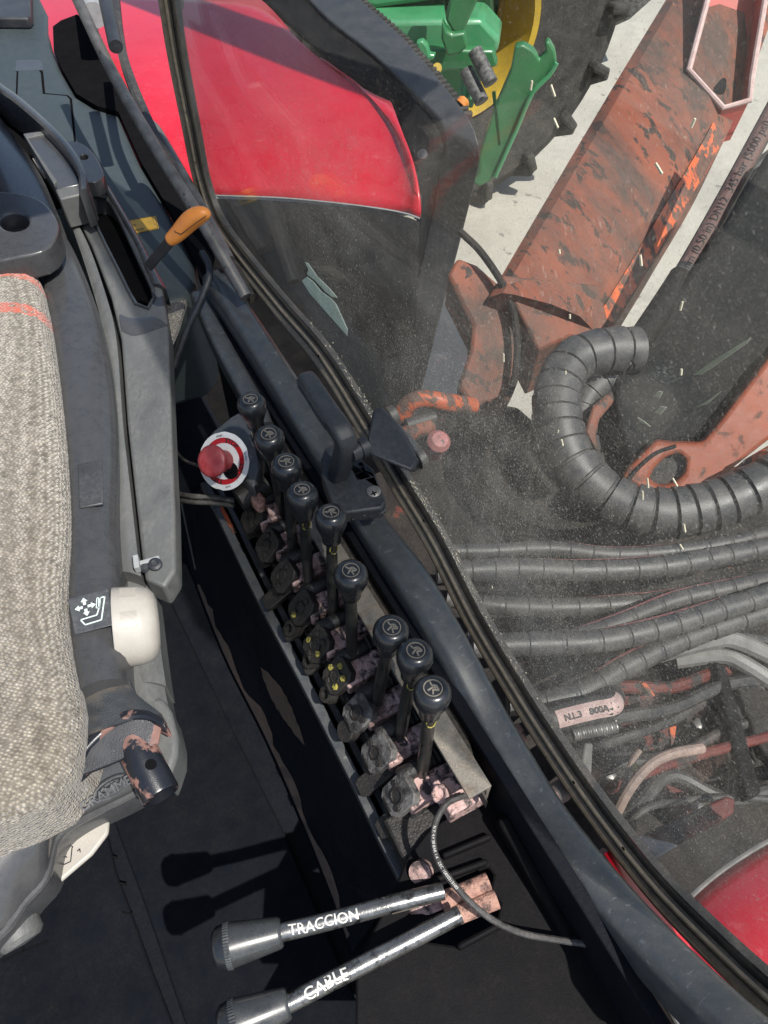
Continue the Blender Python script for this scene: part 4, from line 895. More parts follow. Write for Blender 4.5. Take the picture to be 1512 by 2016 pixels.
# maker's name embossed on the shell, half hidden behind the tube
bx = (U(260, 1538, 0.487) - U(168, 1592, 0.478)).normalized(); bn = (CP - U(210, 1565, 0.485)).normalized(); bn = (bn - bx * bn.dot(bx)).normalized(); by = bn.cross(bx)
mb = MB(); text_plane(mb, 'GRAMMER', 0.0145, U(165, 1597, 0.500), bx, by, lift=0.006, bold=0.0001); obj('maker_name', mb, 'sticker_dark', st, smooth=0)
mb = MB(); eo = U(222, 1550, 0.492)
for k, (r1, r2) in enumerate(((0.021, 0.009), (0.013, 0.0055))):
    pp = [eo + bn * 0.004 + bx * math.cos(t * 0.2618) * r1 + by * math.sin(t * 0.2618) * r2 for t in range(25)]; mb.tube(pp, 0.0012, 6)
for k in range(4): mb.bar(eo + bn * 0.004 + bx * (0.002 + 0.004 * k) - by * 0.004, eo + bn * 0.004 + bx * (0.004 + 0.004 * k) + by * 0.004, 0.0012, 0.0012, up=bn)
obj('maker_emblem', mb, 'sticker_dark', st)
# upper side: hinge housing with ribs, lug and hole
zt = 0.60
mb = MB(); A_ = [(-60, 110), (0, 163), (33, 186), (93, 238), (140, 288), (166, 335), (170, 372)]; B_ = [(-66, 122), (-6, 177), (26, 200), (84, 250), (128, 298), (153, 342), (156, 378)]
mb.loft(pxl(B_, zt + 0.02, 26), pxl(A_, zt + 0.02, 26), 0.003, 4, drop=0.07); obj('hinge_rib', mb, 'seat_plastic', st)
mb = MB(); mb.prism([U(x, y, zt - 0.06) for x, y in ((-60, 120), (0, 170), (90, 245), (150, 345), (120, 400), (60, 420), (-60, 330))], V(0, 0, -0.01)); obj('hinge_floor', mb, 'dark_void', st, smooth=0)
mb = MB(); A_ = [U(x, y, zt) for x, y in ((44, 262), (98, 254), (150, 340), (160, 362), (112, 372))]; mb.prism(A_, V(0, 0, -0.05)); obj('hinge_block', mb, 'seat_plastic', st, bevel=0.003)
mb = MB(); mb.prism([U(x, y, zt + 0.004) for x, y in ((46, 264), (98, 256), (96, 262), (54, 271), (112, 356), (106, 362))], V(0, 0, -0.03)); obj('hinge_rib', mb, 'seat_panel', st, bevel=0.001)
mb = MB(); mb.prism([U(x, y, zt - 0.02) for x, y in ((64, 312), (82, 306), (100, 338), (84, 342))], V(0, 0, -0.01)); obj('tape_piece', mb, 'ivory', st, smooth=0)
mb = MB(); mb.prism([U(x, y, zt - 0.002) for x, y in ((108, 372), (160, 358), (178, 376), (150, 384), (118, 392))], V(0, 0, -0.06)); obj('hinge_foot', mb, 'seat_panel', st, bevel=0.003)
lug = catmull([U(x, y, 0.585) for x, y in ((128, 282), (156, 280), (184, 302), (204, 340), (200, 352), (172, 360), (150, 330))], 24, closed=True)
hole = [U(165 + 8 * math.cos(k * 0.5236), 309 + 5.5 * math.sin(k * 0.5236), 0.585) for k in range(12)]
mb = MB(); mb.prism(lug, V(0, 0, -0.03), [hole]); obj('lug', mb, 'seat_plastic', st, bevel=0.004)
# arm of the trim running up left, with its rounded tab and hole
mb = MB(); mb.loft(pxl([(-120, 180), (-60, 300), (-20, 390), (10, 440)], 0.60, 20), pxl([(-40, 180), (30, 270), (80, 345), (118, 430)], 0.585, 20), 0.012, 10, drop=0.08); obj('trim_arm', mb, 'seat_plastic', st, smooth=60)
tab = catmull([U(x, y, 0.635) for x, y in ((-70, 385), (20, 378), (78, 392), (108, 424), (114, 452), (96, 486), (50, 502), (-70, 508))], 36, closed=True)
hole = [U(28 + 29 * math.cos(k * 0.3927), 436 + 19 * math.sin(k * 0.3927), 0.635) for k in range(16)]
mb = MB(); mb.prism(tab, V(0, 0, -0.045), [hole]); tbm = obj('tab', mb, 'seat_plastic', st, bevel=0.006, segs=3)
mb = MB(); mb.prism([p - V(0, 0, 0.03) for p in hole], V(0, 0, -0.002)); obj('hole_floor', mb, 'dirty_seat', tbm, smooth=0)

# ------------------------------------------------------------------ teal side console
co = thing('side_console', U(200, 400, 0.3), 'grey green plastic side console behind the seat', 'console')
zc = 0.47
CPX = [(-200, -120), (60, -60), (84, 0), (97, 30), (95, 62), (104, 100), (122, 140), (150, 188), (188, 212), (234, 224), (277, 320), (333, 416), (372, 492), (386, 520), (386, 560), (366, 588), (328, 597), (240, 620), (60, 560), (-200, 540)]
mb = MB(); mb.prism([U(x, y, zc) for x, y in CPX], V(0, 0, -0.25)); obj('body', mb, 'teal_plastic', co, bevel=0.014, segs=4)
mb = MB(); mb.prism([U(x, y, zc + 0.012) for x, y in ((104, 52), (120, 40), (152, 28), (190, 60), (215, 120), (262, 195), (340, 330), (420, 490), (405, 560), (390, 540), (384, 515), (333, 412), (277, 318), (233, 220), (190, 208), (150, 184), (122, 136), (106, 100))], V(0, 0, -0.02)); obj('recess_shade', mb, 'dark_void', co, smooth=0)  # flat dark sheet laid over the gap to paint its shaded depth
lid = [(37, 142), (76, 140), (81, 146), (85, 188), (132, 192), (138, 198), (146, 280), (120, 330), (30, 330)]
mb = MB(); mb.prism([U(x, y, zc + 0.0005) for x, y in lid], V(0, 0, 0.0045)); obj('lid', mb, 'teal_plastic', co, bevel=0.0016)
gap = [(33, 138), (78, 136), (85, 142), (89, 184), (134, 188), (142, 195), (150, 280), (120, 334), (26, 334)]
mb = MB(); mb.prism([U(x, y, zc) for x, y in gap], V(0, 0, 0.001)); obj('lid_gap', mb, 'dark_void', co, smooth=0)
mb = MB(); mb.prism([U(x, y, zc) for x, y in ((32, 122), (36, 119), (78, 119), (83, 124), (86, 139), (31, 141))], V(0, 0, 0.0016)); obj('lid_notch', mb, 'green_dark' if False else 'seat_plastic', co, smooth=0)
mb = MB(); mb.prism([U(x, y, zc + 0.03) for x, y in ((-120, -60), (58, -40), (60, 28), (54, 35), (-120, 34))], V(0, 0, -0.03)); obj('box', mb, 'black_plastic', co, bevel=0.006)
lq = [U(*p, zc) for p in ((232, 438), (307, 425), (313, 450), (240, 466))]
mb = MB(); mb.prism(lq, V(0, 0, 0.0008)); lb = obj('warning_label', mb, 'yellow_label', co, smooth=0)
lx = (lq[2] - lq[3]).normalized(); ly = ZUP.cross(lx); lo = lq[3]
mb = MB(); wq = (lq[2] - lq[3]).length; hq = (lq[0] - lq[3]).length
text_plane(mb, 'BATERÍA', 0.0078, lo + lx * wq * 0.08 + ly * hq * 0.50, lx, ly, 0.0011, bold=0.0002)
text_plane(mb, 'Y LIGEROS.', 0.0078, lo + lx * wq * 0.12 + ly * hq * 0.14, lx, ly, 0.0011, bold=0.0002)
for k in range(4): mb.bar(lo + lx * wq * 0.94 + ly * hq * (0.25 + 0.15 * k) + ZUP * 0.0011, lo + lx * wq * 0.94 + ly * hq * (0.35 + 0.15 * k) + ZUP * 0.0011, 0.0008, 0.0002)
e4 = [p + ZUP * 0.0011 for p in lq]; c4 = sum(e4, Vector()) / 4; e4 = [p.lerp(c4, 0.05) for p in e4]
for k in range(4): mb.bar(e4[k], e4[(k + 1) % 4], 0.0009, 0.0002)
obj('lettering', mb, 'print_black', lb, smooth=0)

# ------------------------------------------------------------------ orange handled lever
ol = thing('orange_lever', U(300, 520, 0.55), 'orange plastic hand grip on a short dark lever at the console', 'lever')
h0 = U(336, 468, 0.70); h1 = U(402, 422, 0.735)
mb = MB(); mb.bar(U(292, 525, 0.60), U(342, 466, 0.70), 0.016, 0.008, up=(CP - U(320, 490, 0.65))); obj('stem', mb, 'black_plastic', ol, bevel=0.002)
hd_ = (h1 - h0); hl_ = hd_.length; hu = (CP - h0).normalized(); hs = hd_.cross(hu).normalized(); hu = hs.cross(hd_.normalized())
mb = MB(); R_ = []
for f, w, t_, off in ((-0.12, 0.004, 0.004, -0.002), (-0.1, 0.0095, 0.007, -0.002), (0.1, 0.0115, 0.0085, -0.0018), (0.35, 0.0135, 0.0105, 0.001), (0.6, 0.0148, 0.012, 0.004), (0.85, 0.0142, 0.0125, 0.004), (1.03, 0.0115, 0.0115, 0.002), (1.12, 0.007, 0.007, 0.0), (1.145, 0.0025, 0.0025, 0)):
    R_.append([h0 + hd_ * f + hs * (-off) + hs * math.cos(a * 0.3927) * w + hu * math.sin(a * 0.3927) * t_ for a in range(16)])
mb.rings(R_); gpz = obj('grip', mb, 'orange_plastic', ol, smooth=60, subsurf=1)
pp = [h0 + hd_ * (0.24 + 0.86 * t / 10) - hs * (-0.004 + 0.001 * t / 10) + hu * (0.0095 + 0.0035 * math.sin(t / 10 * 2.6)) for t in range(11)]
mb = MB(); mb.tube([h0 + hd_ * 0.24 - hs * 0.011 + hu * 0.004, h0 + hd_ * 0.24 - hs * 0.003 + hu * 0.0095] + pp[1:], 0.0006, 5); obj('parting_line', mb, 'print_black', gpz)

# ------------------------------------------------------------------ rods and rubber strip in the corner by the console
def rod(name, pts, r, m, label, group=None, n=24, cat='rod'):
    p = catmull(pts, n); mb = MB(); mb.tube(p, r, 14); return tag(obj(name, mb, m), label, cat, group)
rod('steel_rod', [U(125, -60, 0.80), U(160, 15, 0.78), U(220, 140, 0.735), U(300, 280, 0.69), (U(400, 440, 0.635)), U(484, 585, 0.565)], 0.0105, 'worn_steel', 'long worn steel rod slanting down from the top edge past the orange grip')
rod('steel_rod', [U(290, 246, 0.63), U(305, 252, 0.635), U(340, 310, 0.62), U(395, 405, 0.60), U(452, 512, 0.57)], 0.0095, 'worn_steel', 'shorter worn steel rod with bent top beside the long rod')
rod('black_tube', [U(196, -50, 0.80), U(212, 20, 0.78), U(228, 92, 0.76)], 0.013, 'black_plastic', 'short black tube end hanging beside the steel rod at the top edge', cat='tube')
rod('grey_post', [U(170, -60, 0.60), U(186, 30, 0.60)], 0.03, 'pale_plate', 'pale grey post behind the long steel rod at the top edge', cat='post')
mb = MB(); rs = catmull([U(222, -40, 0.74), U(232, 60, 0.71), U(250, 140, 0.69), (U(300, 260, 0.655)), U(340, 330, 0.62), U(392, 420, 0.58), U(440, 500, 0.55), U(500, 585, 0.53)], 40)
mb.sweep(rs, [(-0.010, -0.012), (0.008, -0.012), (0.008, 0.004), (0.002, 0.007), (-0.010, 0.004)]); tag(obj('rubber_strip', mb, 'seal_clean'), 'black rubber strip running down between the rods and the red fender', 'strip')
rod('bent_tube', [U(398, 498, 0.56), U(410, 520, 0.56), U(412, 545, 0.555), U(396, 590, 0.53), U(368, 650, 0.49), U(342, 722, 0.44)], 0.0062, 'black_plastic', 'thin black bent tube curving down behind the console corner', cat='tube')
mb = MB(); mb.prism([U(x, y, 0.50) for x, y in ((325, 600), (366, 590), (352, 640), (335, 680))], V(0, 0, -0.01)); tag(obj('mesh_pocket', mb, 'seat_fabric', smooth=0), 'bit of grey woven fabric below the console corner', 'fabric')

mb = MB(); mb.lathe(U(330, 4, 0.80), V(1, 0, 0.2), [(0, 0.012), (0.003, 0.017), (0.01, 0.018), (0.013, 0.015), (0.017, 0.018), (0.024, 0.017), (0.028, 0.01)], 20)
tag(obj('rubber_grommet', mb, 'seal_clean'), 'small black rubber grommet at the top edge beside the seal', 'grommet')

# ------------------------------------------------------------------ outdoors: red fender with black flare
fe = thing('tractor_fender', U(600, 300, -0.6), 'red tractor fender with wide black flare beyond the window', 'fender')
# red top: front edge to far edge
def FZ(y): return 0.36 + 0.10 * max(0.0, min(1.0, (420 - y) / 420.0))
Fr = catmull([U(x, y, 0.36) for x, y in ((120, 372), (300, 378), (430, 385), (560, 390), (700, 404), (790, 418), (826, 430))], 30)
Mid = catmull([U(x, y, 0.44) for x, y in ((60, 200), (240, 205), (420, 205), (560, 215), (680, 235), (770, 262), (812, 330))], 30)
Far = catmull([U(x, y, 0.47) for x, y in ((0, -40), (200, -40), (380, -30), (500, -10), (600, 90), (700, 165), (770, 200))], 30)
Fr0 = catmull([U(x, y, 0.25) for x, y in ((120, 392), (300, 398), (430, 402), (560, 408), (700, 420), (790, 434), (824, 445))], 30)
rows = []
for k in range(13):
    t = k / 12; row = []
    for a, b, c in zip(Fr, Mid, Far):
        p = a * (1 - t) ** 2 + (b * 2 - (a + c) * 0.5) * 2 * t * (1 - t) + c * t * t; row.append(p)
    rows.append(row)
mb = MB(); o_ = 0; n = 30
for r_ in rows: mb.v += r_
for i in range(12):
    for j in range(29): mb.f.append([i * n + j, i * n + j + 1, (i + 1) * n + j + 1, (i + 1) * n + j]); mb.m.append(0)
sk_ = obj('red_skin', mb, 'red_paint', fe, smooth=60)
s_ = sk_.modifiers.new('solid', 'SOLIDIFY'); s_.thickness = 0.006; s_.offset = -1
mb = MB(); mb.tube([p + V(0, -0.002, 0.001) for p in Fr], 0.0022, 6); obj('trim_edge', mb, 'pale_plate', fe)
# crisp crease in the red skin
mb = MB()
# dark front panel of the fender dropping to the step
A_ = [p + V(0, -0.004, -0.006) for p in Fr]; lo = [V(p.x * 0.98 + 0.0, p.y - 0.05 - 0.10, -0.75) for p in A_]
mb = MB(); mb.loft(A_, lo, 0.0, 8); fp_ = obj('front_panel', mb, 'inner_black', fe)
s_ = fp_.modifiers.new('solid', 'SOLIDIFY'); s_.thickness = 0.01
mb = MB(); q = U(716, 435, 0.30); mb.lathe(q, V(0, -0.6, 0.8), [(0, 0.012), (0.006, 0.012), (0.009, 0.006)], 14); obj('bolt', mb, 'flare_black', fe)
mb = MB(); q = U(832, 305, 0.40); mb.lathe(q, V(-0.2, -0.5, 0.8), [(0, 0.013), (0.004, 0.013), (0.006, 0.004)], 14); obj('bolt', mb, 'flare_black', fe)
# flare: a band that runs along the outer edge, rounds the corner and drops to the ground side
FI = [((560, -60), 0.49), ((640, 30), 0.48), ((740, 110), 0.47), ((838, 205), 0.455), ((868, 240), 0.44), ((880, 280), 0.41), ((870, 330), 0.34), ((840, 470), 0.12), ((800, 660), -0.18), ((775, 800), -0.42), ((760, 900), -0.6)]
FO = [((650, -60), 0.50), ((712, 0), 0.49), ((800, 80), 0.48), ((900, 200), 0.47), ((930, 245), 0.455), ((944, 290), 0.425), ((940, 340), 0.35), ((905, 480), 0.12), ((850, 690), -0.18), ((815, 830), -0.42), ((796, 940), -0.6)]
fi = catmull([U(*p, z) for p, z in FI], 60); fo_ = catmull([U(*p, z) for p, z in FO], 60)
mb = MB(); R_ = []
for a, b in zip(fi, fo_):
    R_.append([a, b, b + V(-0.01, 0.03, -0.07), a + V(-0.02, 0.05, -0.09)])
mb.rings(R_); obj('flare', mb, 'flare_black', fe, bevel=0.006, segs=3)
# black inner band between the red skin and the flare
inn_ = [((470, -40), 0.46), ((560, 40), 0.45), ((660, 130), 0.44), ((740, 190), 0.42), ((776, 230), 0.40), ((800, 280), 0.38), ((822, 360), 0.35), ((828, 420), 0.33), ((800, 560), 0.05), ((760, 700), -0.2), ((720, 840), -0.45)]
ia = catmull([U(*p, z) for p, z in inn_], 60); ib = [p + V(0.0, 0.01, -0.012) for p in fi]
mb = MB(); mb.loft(ia, ib, 0.0, 6); b_ = obj('inner_band', mb, 'inner_black', fe); s_ = b_.modifiers.new('solid', 'SOLIDIFY'); s_.thickness = 0.008
# ribbed rubber edge
mb = MB()
for k in range(34):
    t = k / 33; i = 4 + t * 22; j = int(i); p = fo_[j].lerp(fo_[j + 1], i - j) + V(0.008, 0.008, -0.02)
    d_ = (fo_[j + 1] - fo_[j]).normalized(); mb.box(p, d_ * 0.006, V(0.012, 0.006, 0), ZUP * 0.014)
obj('ribbed_edge', mb, 'tyre', fe, smooth=0, bevel=0.002)
mb = MB(); mb.lathe(U(908, 206, 0.46), V(0.5, 0.3, 0.5), [(0, 0.016), (0.012, 0.016), (0.018, 0.008)], 16); obj('reflector', mb, 'orange_plastic', fe)
mb = MB(); mb.bar(U(818, 425, 0.36), U(828, 390, 0.37), 0.006, 0.02); obj('clip', mb, 'flare_black', fe)

# ------------------------------------------------------------------ green machine and its wheel, standing on the concrete
def onray(x, y, yy):        # point on the pixel ray at world distance y
    d = ray(x, y); return CP + d * (yy / d.y)
ty = thing('farm_tyre', onray(1000, 360, 4.6), 'large dirty farm tyre with yellow rim behind the green machine', 'tyre')
# wheel stands in a vertical plane turned towards the camera
wc_ = onray(870, 30, 4.6); WRAD = wc_.z - GROUND_Z
wax = V(0.35, -0.9, 0.0).normalized(); wx = V(0.9, 0.35, 0).normalized()
mb = MB(); mb.lathe(wc_ - wax * 0.25, wax, [(0.03, WRAD * 0.47), (0.0, WRAD * 0.8), (0.0, WRAD * 0.9), (0.06, WRAD * 0.985), (0.25, WRAD), (0.44, WRAD * 0.985), (0.50, WRAD * 0.9), (0.50, WRAD * 0.8), (0.47, WRAD * 0.47)], 64, cap0=False, cap1=False); obj('tyre_body', mb, 'tyre', ty)
for k in range(38):
    a = k * 2 * math.pi / 38; e_ = wx * math.cos(a) + ZUP * math.sin(a); tg = -wx * math.sin(a) + ZUP * math.cos(a)
    mb = MB(); p0 = wc_ + e_ * WRAD * 0.99 + wax * 0.01 * (1 if k % 2 else -1); p1 = p0 + wax * (0.27 if k % 2 else -0.27) + tg * 0.16 - e_ * 0.04
    mb.bar(p0, p1, 0.07, 0.07, up=e_); p2 = p1 - e_ * 0.12 + wax * (0.01 if k % 2 else -0.01); mb.bar(p1, p2, 0.07, 0.05, up=tg); obj('lug', mb, 'tyre', ty, bevel=0.015, smooth=0)
mb = MB(); mb.lathe(wc_ + wax * 0.12, wax, [(0.09, WRAD * 0.475), (0.115, WRAD * 0.46), (0.105, WRAD * 0.43), (-0.02, WRAD * 0.40), (-0.2, WRAD * 0.38)], 48, cap0=False, cap1=False); obj('rim', mb, 'rim_yellow', ty)
mb = MB(); mb.lathe(wc_ - wax * 0.1, wax, [(0, WRAD * 0.4), (0.01, WRAD * 0.2), (0.08, WRAD * 0.16), (0.08, 0)], 32); obj('hub', mb, 'green_dark', ty)
gm = thing('green_machine', onray(860, 300, 3.6), 'green painted farm implement with hitch plates in front of the tyre', 'implement')
def gplate(name, px, yy, th, m, bev=0.01, parent=None, dv=V(0.15, 1, 0)):
    mb = MB(); mb.prism([onray(x, y, yy) for x, y in px], dv.normalized() * th); return obj(name, mb, m, parent or gm, bevel=bev, segs=2)
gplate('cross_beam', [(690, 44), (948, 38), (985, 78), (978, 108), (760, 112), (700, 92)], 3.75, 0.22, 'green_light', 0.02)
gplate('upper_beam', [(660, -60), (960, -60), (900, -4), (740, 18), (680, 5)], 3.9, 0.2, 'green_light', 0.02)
gplate('hitch_plate', [(760, 95), (972, 100), (980, 130), (960, 138), (880, 140), (850, 152), (800, 130)], 3.7, 0.06, 'green_paint', 0.01)
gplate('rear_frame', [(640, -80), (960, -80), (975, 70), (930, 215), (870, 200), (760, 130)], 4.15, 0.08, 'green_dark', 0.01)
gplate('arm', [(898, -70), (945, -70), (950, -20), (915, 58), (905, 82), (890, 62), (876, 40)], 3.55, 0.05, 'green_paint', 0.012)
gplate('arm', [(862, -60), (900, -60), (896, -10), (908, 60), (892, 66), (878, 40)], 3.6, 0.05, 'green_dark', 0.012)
gplate('hook', [(818, 84), (832, 80), (842, 92), (846, 108), (858, 108), (852, 120), (836, 122), (826, 108)], 3.5, 0.04, 'green_light', 0.008)
gplate('bracket', [(870, 40), (880, 62), (890, 68), (915, 64), (920, 92), (905, 108), (880, 112), (868, 76)], 3.52, 0.05, 'green_paint', 0.01)
for x, y in ((935, 100), (918, 138)):
    a = onray(x, y, 3.62); mb = MB(); mb.cyl(a, a + V(0.07, -0.1, -0.09), 0.032, 0.032, 14); mb.lathe(a + V(0.07, -0.1, -0.09), V(0.07, -0.1, -0.09), [(0, 0.02), (0.002, 0.02)], 12); obj('pin', mb, 'grey_cast', gm)
for x in (916, 930): mb = MB(); mb.cyl(onray(x, 150, 3.7), onray(x - 6, 195, 3.66), 0.02, 0.02, 10); obj('hose', mb, 'green_light', gm)
mb = MB(); mb.lathe(onray(860, 136, 3.55), V(0, -1, 0.6), [(0, 0.022), (0.03, 0.02)], 12); obj('yellow_cap', mb, 'rim_yellow', gm)
pl = [(1014, 92), (1030, 88), (1050, 100), (1062, 118), (1075, 104), (1072, 86), (1080, 80), (1092, 100), (1096, 124), (1082, 148), (1052, 178), (1040, 200), (1014, 262), (980, 340), (968, 356), (945, 368), (930, 360), (945, 300), (975, 210), (1005, 140)]
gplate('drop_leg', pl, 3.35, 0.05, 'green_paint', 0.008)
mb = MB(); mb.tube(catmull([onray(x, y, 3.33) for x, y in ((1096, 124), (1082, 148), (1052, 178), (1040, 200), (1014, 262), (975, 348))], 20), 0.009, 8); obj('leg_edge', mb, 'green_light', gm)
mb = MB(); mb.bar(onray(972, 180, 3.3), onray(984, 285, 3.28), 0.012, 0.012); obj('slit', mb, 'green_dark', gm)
mb = MB(); mb.prism([onray(x, y, 6.3) for x, y in ((1240, -40), (1330, -40), (1240, 40), (1196, 60), (1180, 20))], V(0, 0.4, 0)); tag(obj('steel_block', mb, 'grey_cast', bevel=0.02), 'grey steel block on the concrete behind the tyre', 'block')

# ------------------------------------------------------------------ orange crane boom
bo = thing('crane_boom', D(1100, 640, 2.0), 'worn orange and black hydraulic crane boom with open channel end', 'boom')
bT = D(1395, -90, 2.35); bB = D(1085, 610, 1.85); bd = (bB - bT).normalized()
bl = D(1285, -90, 2.42); 
def bq(x, y, t): return D(x, y, 2.35 * (1 - t) + 1.85 * t)
Ls = [bq(1350, -70, 0), bq(1222, 140, .3), bq(1100, 345, .6), bq(985, 540, .95), bq(965, 575, 1)]
Rs = [bq(1560, -70, 0), bq(1450, 225, .33), bq(1330, 440, .65), bq(1215, 628, .95), bq(1195, 660, 1)]
La, Ra = catmull(Ls, 30), catmull(Rs, 30)
vn = (La[29] - La[0]).cross(Ra[0] - La[0]).normalized()
if vn.dot(CP - La[0]) < 0: vn = -vn
mb = MB(); R_ = []
for a, b in zip(La, Ra):
    w = (b - a)
    R_.append([a - vn * 0.02, a + w * 0.10 + vn * 0.012, a + w * 0.2 + vn * 0.022, a + w * 0.5 + vn * 0.035, a + w * 0.74 + vn * 0.03, a + w * 0.84 + vn * 0.01, b - vn * 0.03, b - vn * 0.2, a - vn * 0.2])
mb.rings(R_); obj('beam', mb, 'orange_boom', bo, smooth=20)
mb = MB(); R_ = []
ed = []
for i, (a, b) in enumerate(zip(La, Ra)):
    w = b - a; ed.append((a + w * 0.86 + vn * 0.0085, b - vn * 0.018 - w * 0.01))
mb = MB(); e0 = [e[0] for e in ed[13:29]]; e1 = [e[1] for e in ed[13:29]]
mb.loft([p + vn * 0.004 for p in e0], [p + vn * 0.004 for p in e1], 0, 3); obj('lit_chamfer', mb, 'orange_bright', bo)  # brighter orange strip puts sunlight on the chamfer into its colour
# dark oil streak groove
# open channel nested at the top
ch = [(1402, -60), (1335, 192), (1400, 264), (1450, 250), (1455, 205), (1500, -60)]
cA = [bq(x, y, .22) + vn * 0.04 for x, y in ch]; up_ = (bT - bB).normalized()
mb = MB(); R_ = []
for e_ in (0.0, 1.0): R_.append([p + vn * (0.045 - 0.13 * e_) for p in cA])
for i in range(5):
    a, b = R_[0][i], R_[0][i + 1]; mb.prism([a, b, R_[1][i + 1], R_[1][i]], (sum(cA, Vector()) / 6 - (a + b) / 2).normalized() * 0.004)
obj('channel', mb, 'channel_red', bo, smooth=0)
mb = MB(); mb.prism([p - vn * 0.055 for p in cA], -vn * 0.01); obj('channel_floor', mb, 'channel_red', bo, smooth=0)
mb = MB(); mb.tube([p + vn * 0.047 for p in cA], 0.0085, 8); obj('channel_edge', mb, 'weld_edge', bo)
pa = bq(1392, 205, .22) + vn * 0.03; mb = MB(); mb.lathe(pa - vn * 0.06, (vn * 0.8 + V(-0.3, 0.2, 0.5)), [(0, 0.055), (0.085, 0.055), (0.09, 0.045), (0.091, 0)], 22); obj('pin', mb, 'inner_black', bo)
mb = MB(); mb.prism([bq(x, y, 1.0) for x, y in ((985, 540), (1060, 690), (1120, 662), (1195, 662), (1200, 640), (1180, 560))], -vn * 0.2); obj('boom_root', mb, 'orange_boom', bo, bevel=0.006)
lg = bq(905, 560, 1.05)
rj = thing('boom_joint', D(930, 640, 1.9), 'dirty orange pivot plate left of the boom foot', 'pivot')
mb = MB(); mb.prism([D(x, y, 1.9) for x, y in ((880, 540), (900, 505), (940, 520), (985, 560), (1022, 640), (1020, 740), (985, 790), (930, 800), (900, 760), (925, 690), (930, 640))], vn * -0.12); obj('plate', mb, 'orange_boom', rj, bevel=0.01)
mb = MB(); mb.tube(catmull([D(x, y, 1.86) for x, y in ((905, 455), (950, 500), (1000, 580), (1018, 660), (1014, 740), (1000, 780))], 24), 0.009, 10); obj('rim_hose', mb, 'frame_grease', rj)

# ------------------------------------------------------------------ printed hose beside the boom
ph = thing('printed_hose', D(1230, 700, 1.6), 'black hydraulic hose printed with its size beside the boom', 'hose')
pp_ = catmull([D(1560, 150, 1.75), D(1500, 262, 1.72), D(1425, 400, 1.7), D(1345, 540, 1.66), D(1270, 655, 1.62), D(1228, 715, 1.6)], 40)
mb = MB(); mb.tube(pp_, 0.022, 14); obj('jacket', mb, 'hose_black', ph)
tow = (CP - pp_[20]).normalized(); mb = MB(); o_ = []
for i in range(5, 27):
    p = pp_[i]; d_ = (pp_[i + 1] - pp_[i]).normalized(); n_ = (tow - d_ * tow.dot(d_)).normalized(); s2 = n_.cross(d_)
    o_.append([p + (n_ * math.cos(a) + s2 * math.sin(a)) * 0.0226 for a in (-1.0, -0.6, -0.2, 0.2, 0.6, 0.9)])
for i in range(len(o_) - 1):
    for j in range(5): mb.add([o_[i][j], o_[i][j + 1], o_[i + 1][j + 1], o_[i + 1][j]], [(0, 1, 2, 3)])
obj('print_band', mb, 'hose_band', ph)
mb = MB(); text_tube(mb, '12.7 mm (0.50 in) DN12  345 bar (5000 psi)', 0.026, pp_[::-1], 0.0228, tow, start=0.2, lift=0.001); obj('lettering', mb, 'print_black', ph, smooth=0)
mb = MB(); mb.tube(pp_[27:], lambda s: 0.027, 14); obj('ferrule', mb, 'inner_black', ph)
mb = MB(); mb.prism([D(x, y, 1.58) for x, y in ((1225, 700), (1240, 665), (1270, 660), (1262, 690), (1240, 722))], -tow * 0.03); obj('hex_nut', mb, 'steel_bolt', ph, bevel=0.004)
# second hose right of the white gap
cable('hydraulic_hose', [D(1560, 270, 1.8), D(1478, 340, 1.76), D(1440, 430, 1.74), D(1330, 590, 1.7)], 0.012, 'hose_black', 'thin black hose right of the printed hose', 24, 'hose')

# ------------------------------------------------------------------ black cover, orange arm, wrapped hoses
bc = thing('black_cover', D(1400, 700, 1.6), 'big scratched black cover plate at the right edge', 'cover')
cv = [(1600, 240), (1512, 300), (1440, 420), (1300, 615), (1216, 690), (1208, 760), (1214, 840), (1240, 905), (1290, 872), (1330, 872), (1384, 874), (1420, 832), (1512, 712), (1620, 600)]
cq = [D(x, y, 1.62) for x, y in cv]; cn = (CP - cq[5]).normalized()
cpl = [p - cn * 0 for p in cq]
mb = MB(); mb.prism([p + cn * 0.0 for p in cq], -cn * 0.06); obj('plate', mb, 'cover_black', bc, bevel=0.015, segs=3)
mb = MB(); mb.prism([D(x, y, 1.78) for x, y in ((1140, 760), (1230, 700), (1320, 700), (1320, 1000), (1180, 1000))], -cn * 0.03); obj('back_plate', mb, 'frame_grease', bc)
oa = thing('loader_arm', D(1310, 930, 1.55), 'orange steel arm with oval hole below the black cover', 'arm')
ar = [(1222, 942), (1238, 920), (1290, 868), (1330, 872), (1384, 872), (1420, 828), (1512, 706), (1620, 590), (1640, 800), (1512, 868), (1440, 925), (1385, 962), (1330, 972), (1265, 968), (1245, 955)]
ah = [(1276 + 0, 945), (1290, 920), (1312, 899), (1338, 893), (1352, 905), (1350, 930), (1330, 952), (1300, 960)]
mb = MB(); mb.prism([D(x, y, 1.56) for x, y in ar], -cn * 0.07, [[D(x, y, 1.56) for x, y in ah]]); obj('arm_plate', mb, 'orange_arm', oa, bevel=0.012, segs=3)
mb = MB(); q = D(1322, 930, 1.6)
for k in range(5): mb.lathe(q - cn * (0.012 * k), cn, [(0, 0.052 - 0.004 * k), (0.006, 0.046 - 0.004 * k)], 24)
obj('threaded_pin', mb, 'hose_black', oa)
mb = MB(); mb.tube(catmull([D(x, y, 1.555) for x, y in ((1235, 950), (1250, 928), (1290, 893), (1330, 878))], 16), 0.004, 6); obj('slit', mb, 'inner_black', oa)
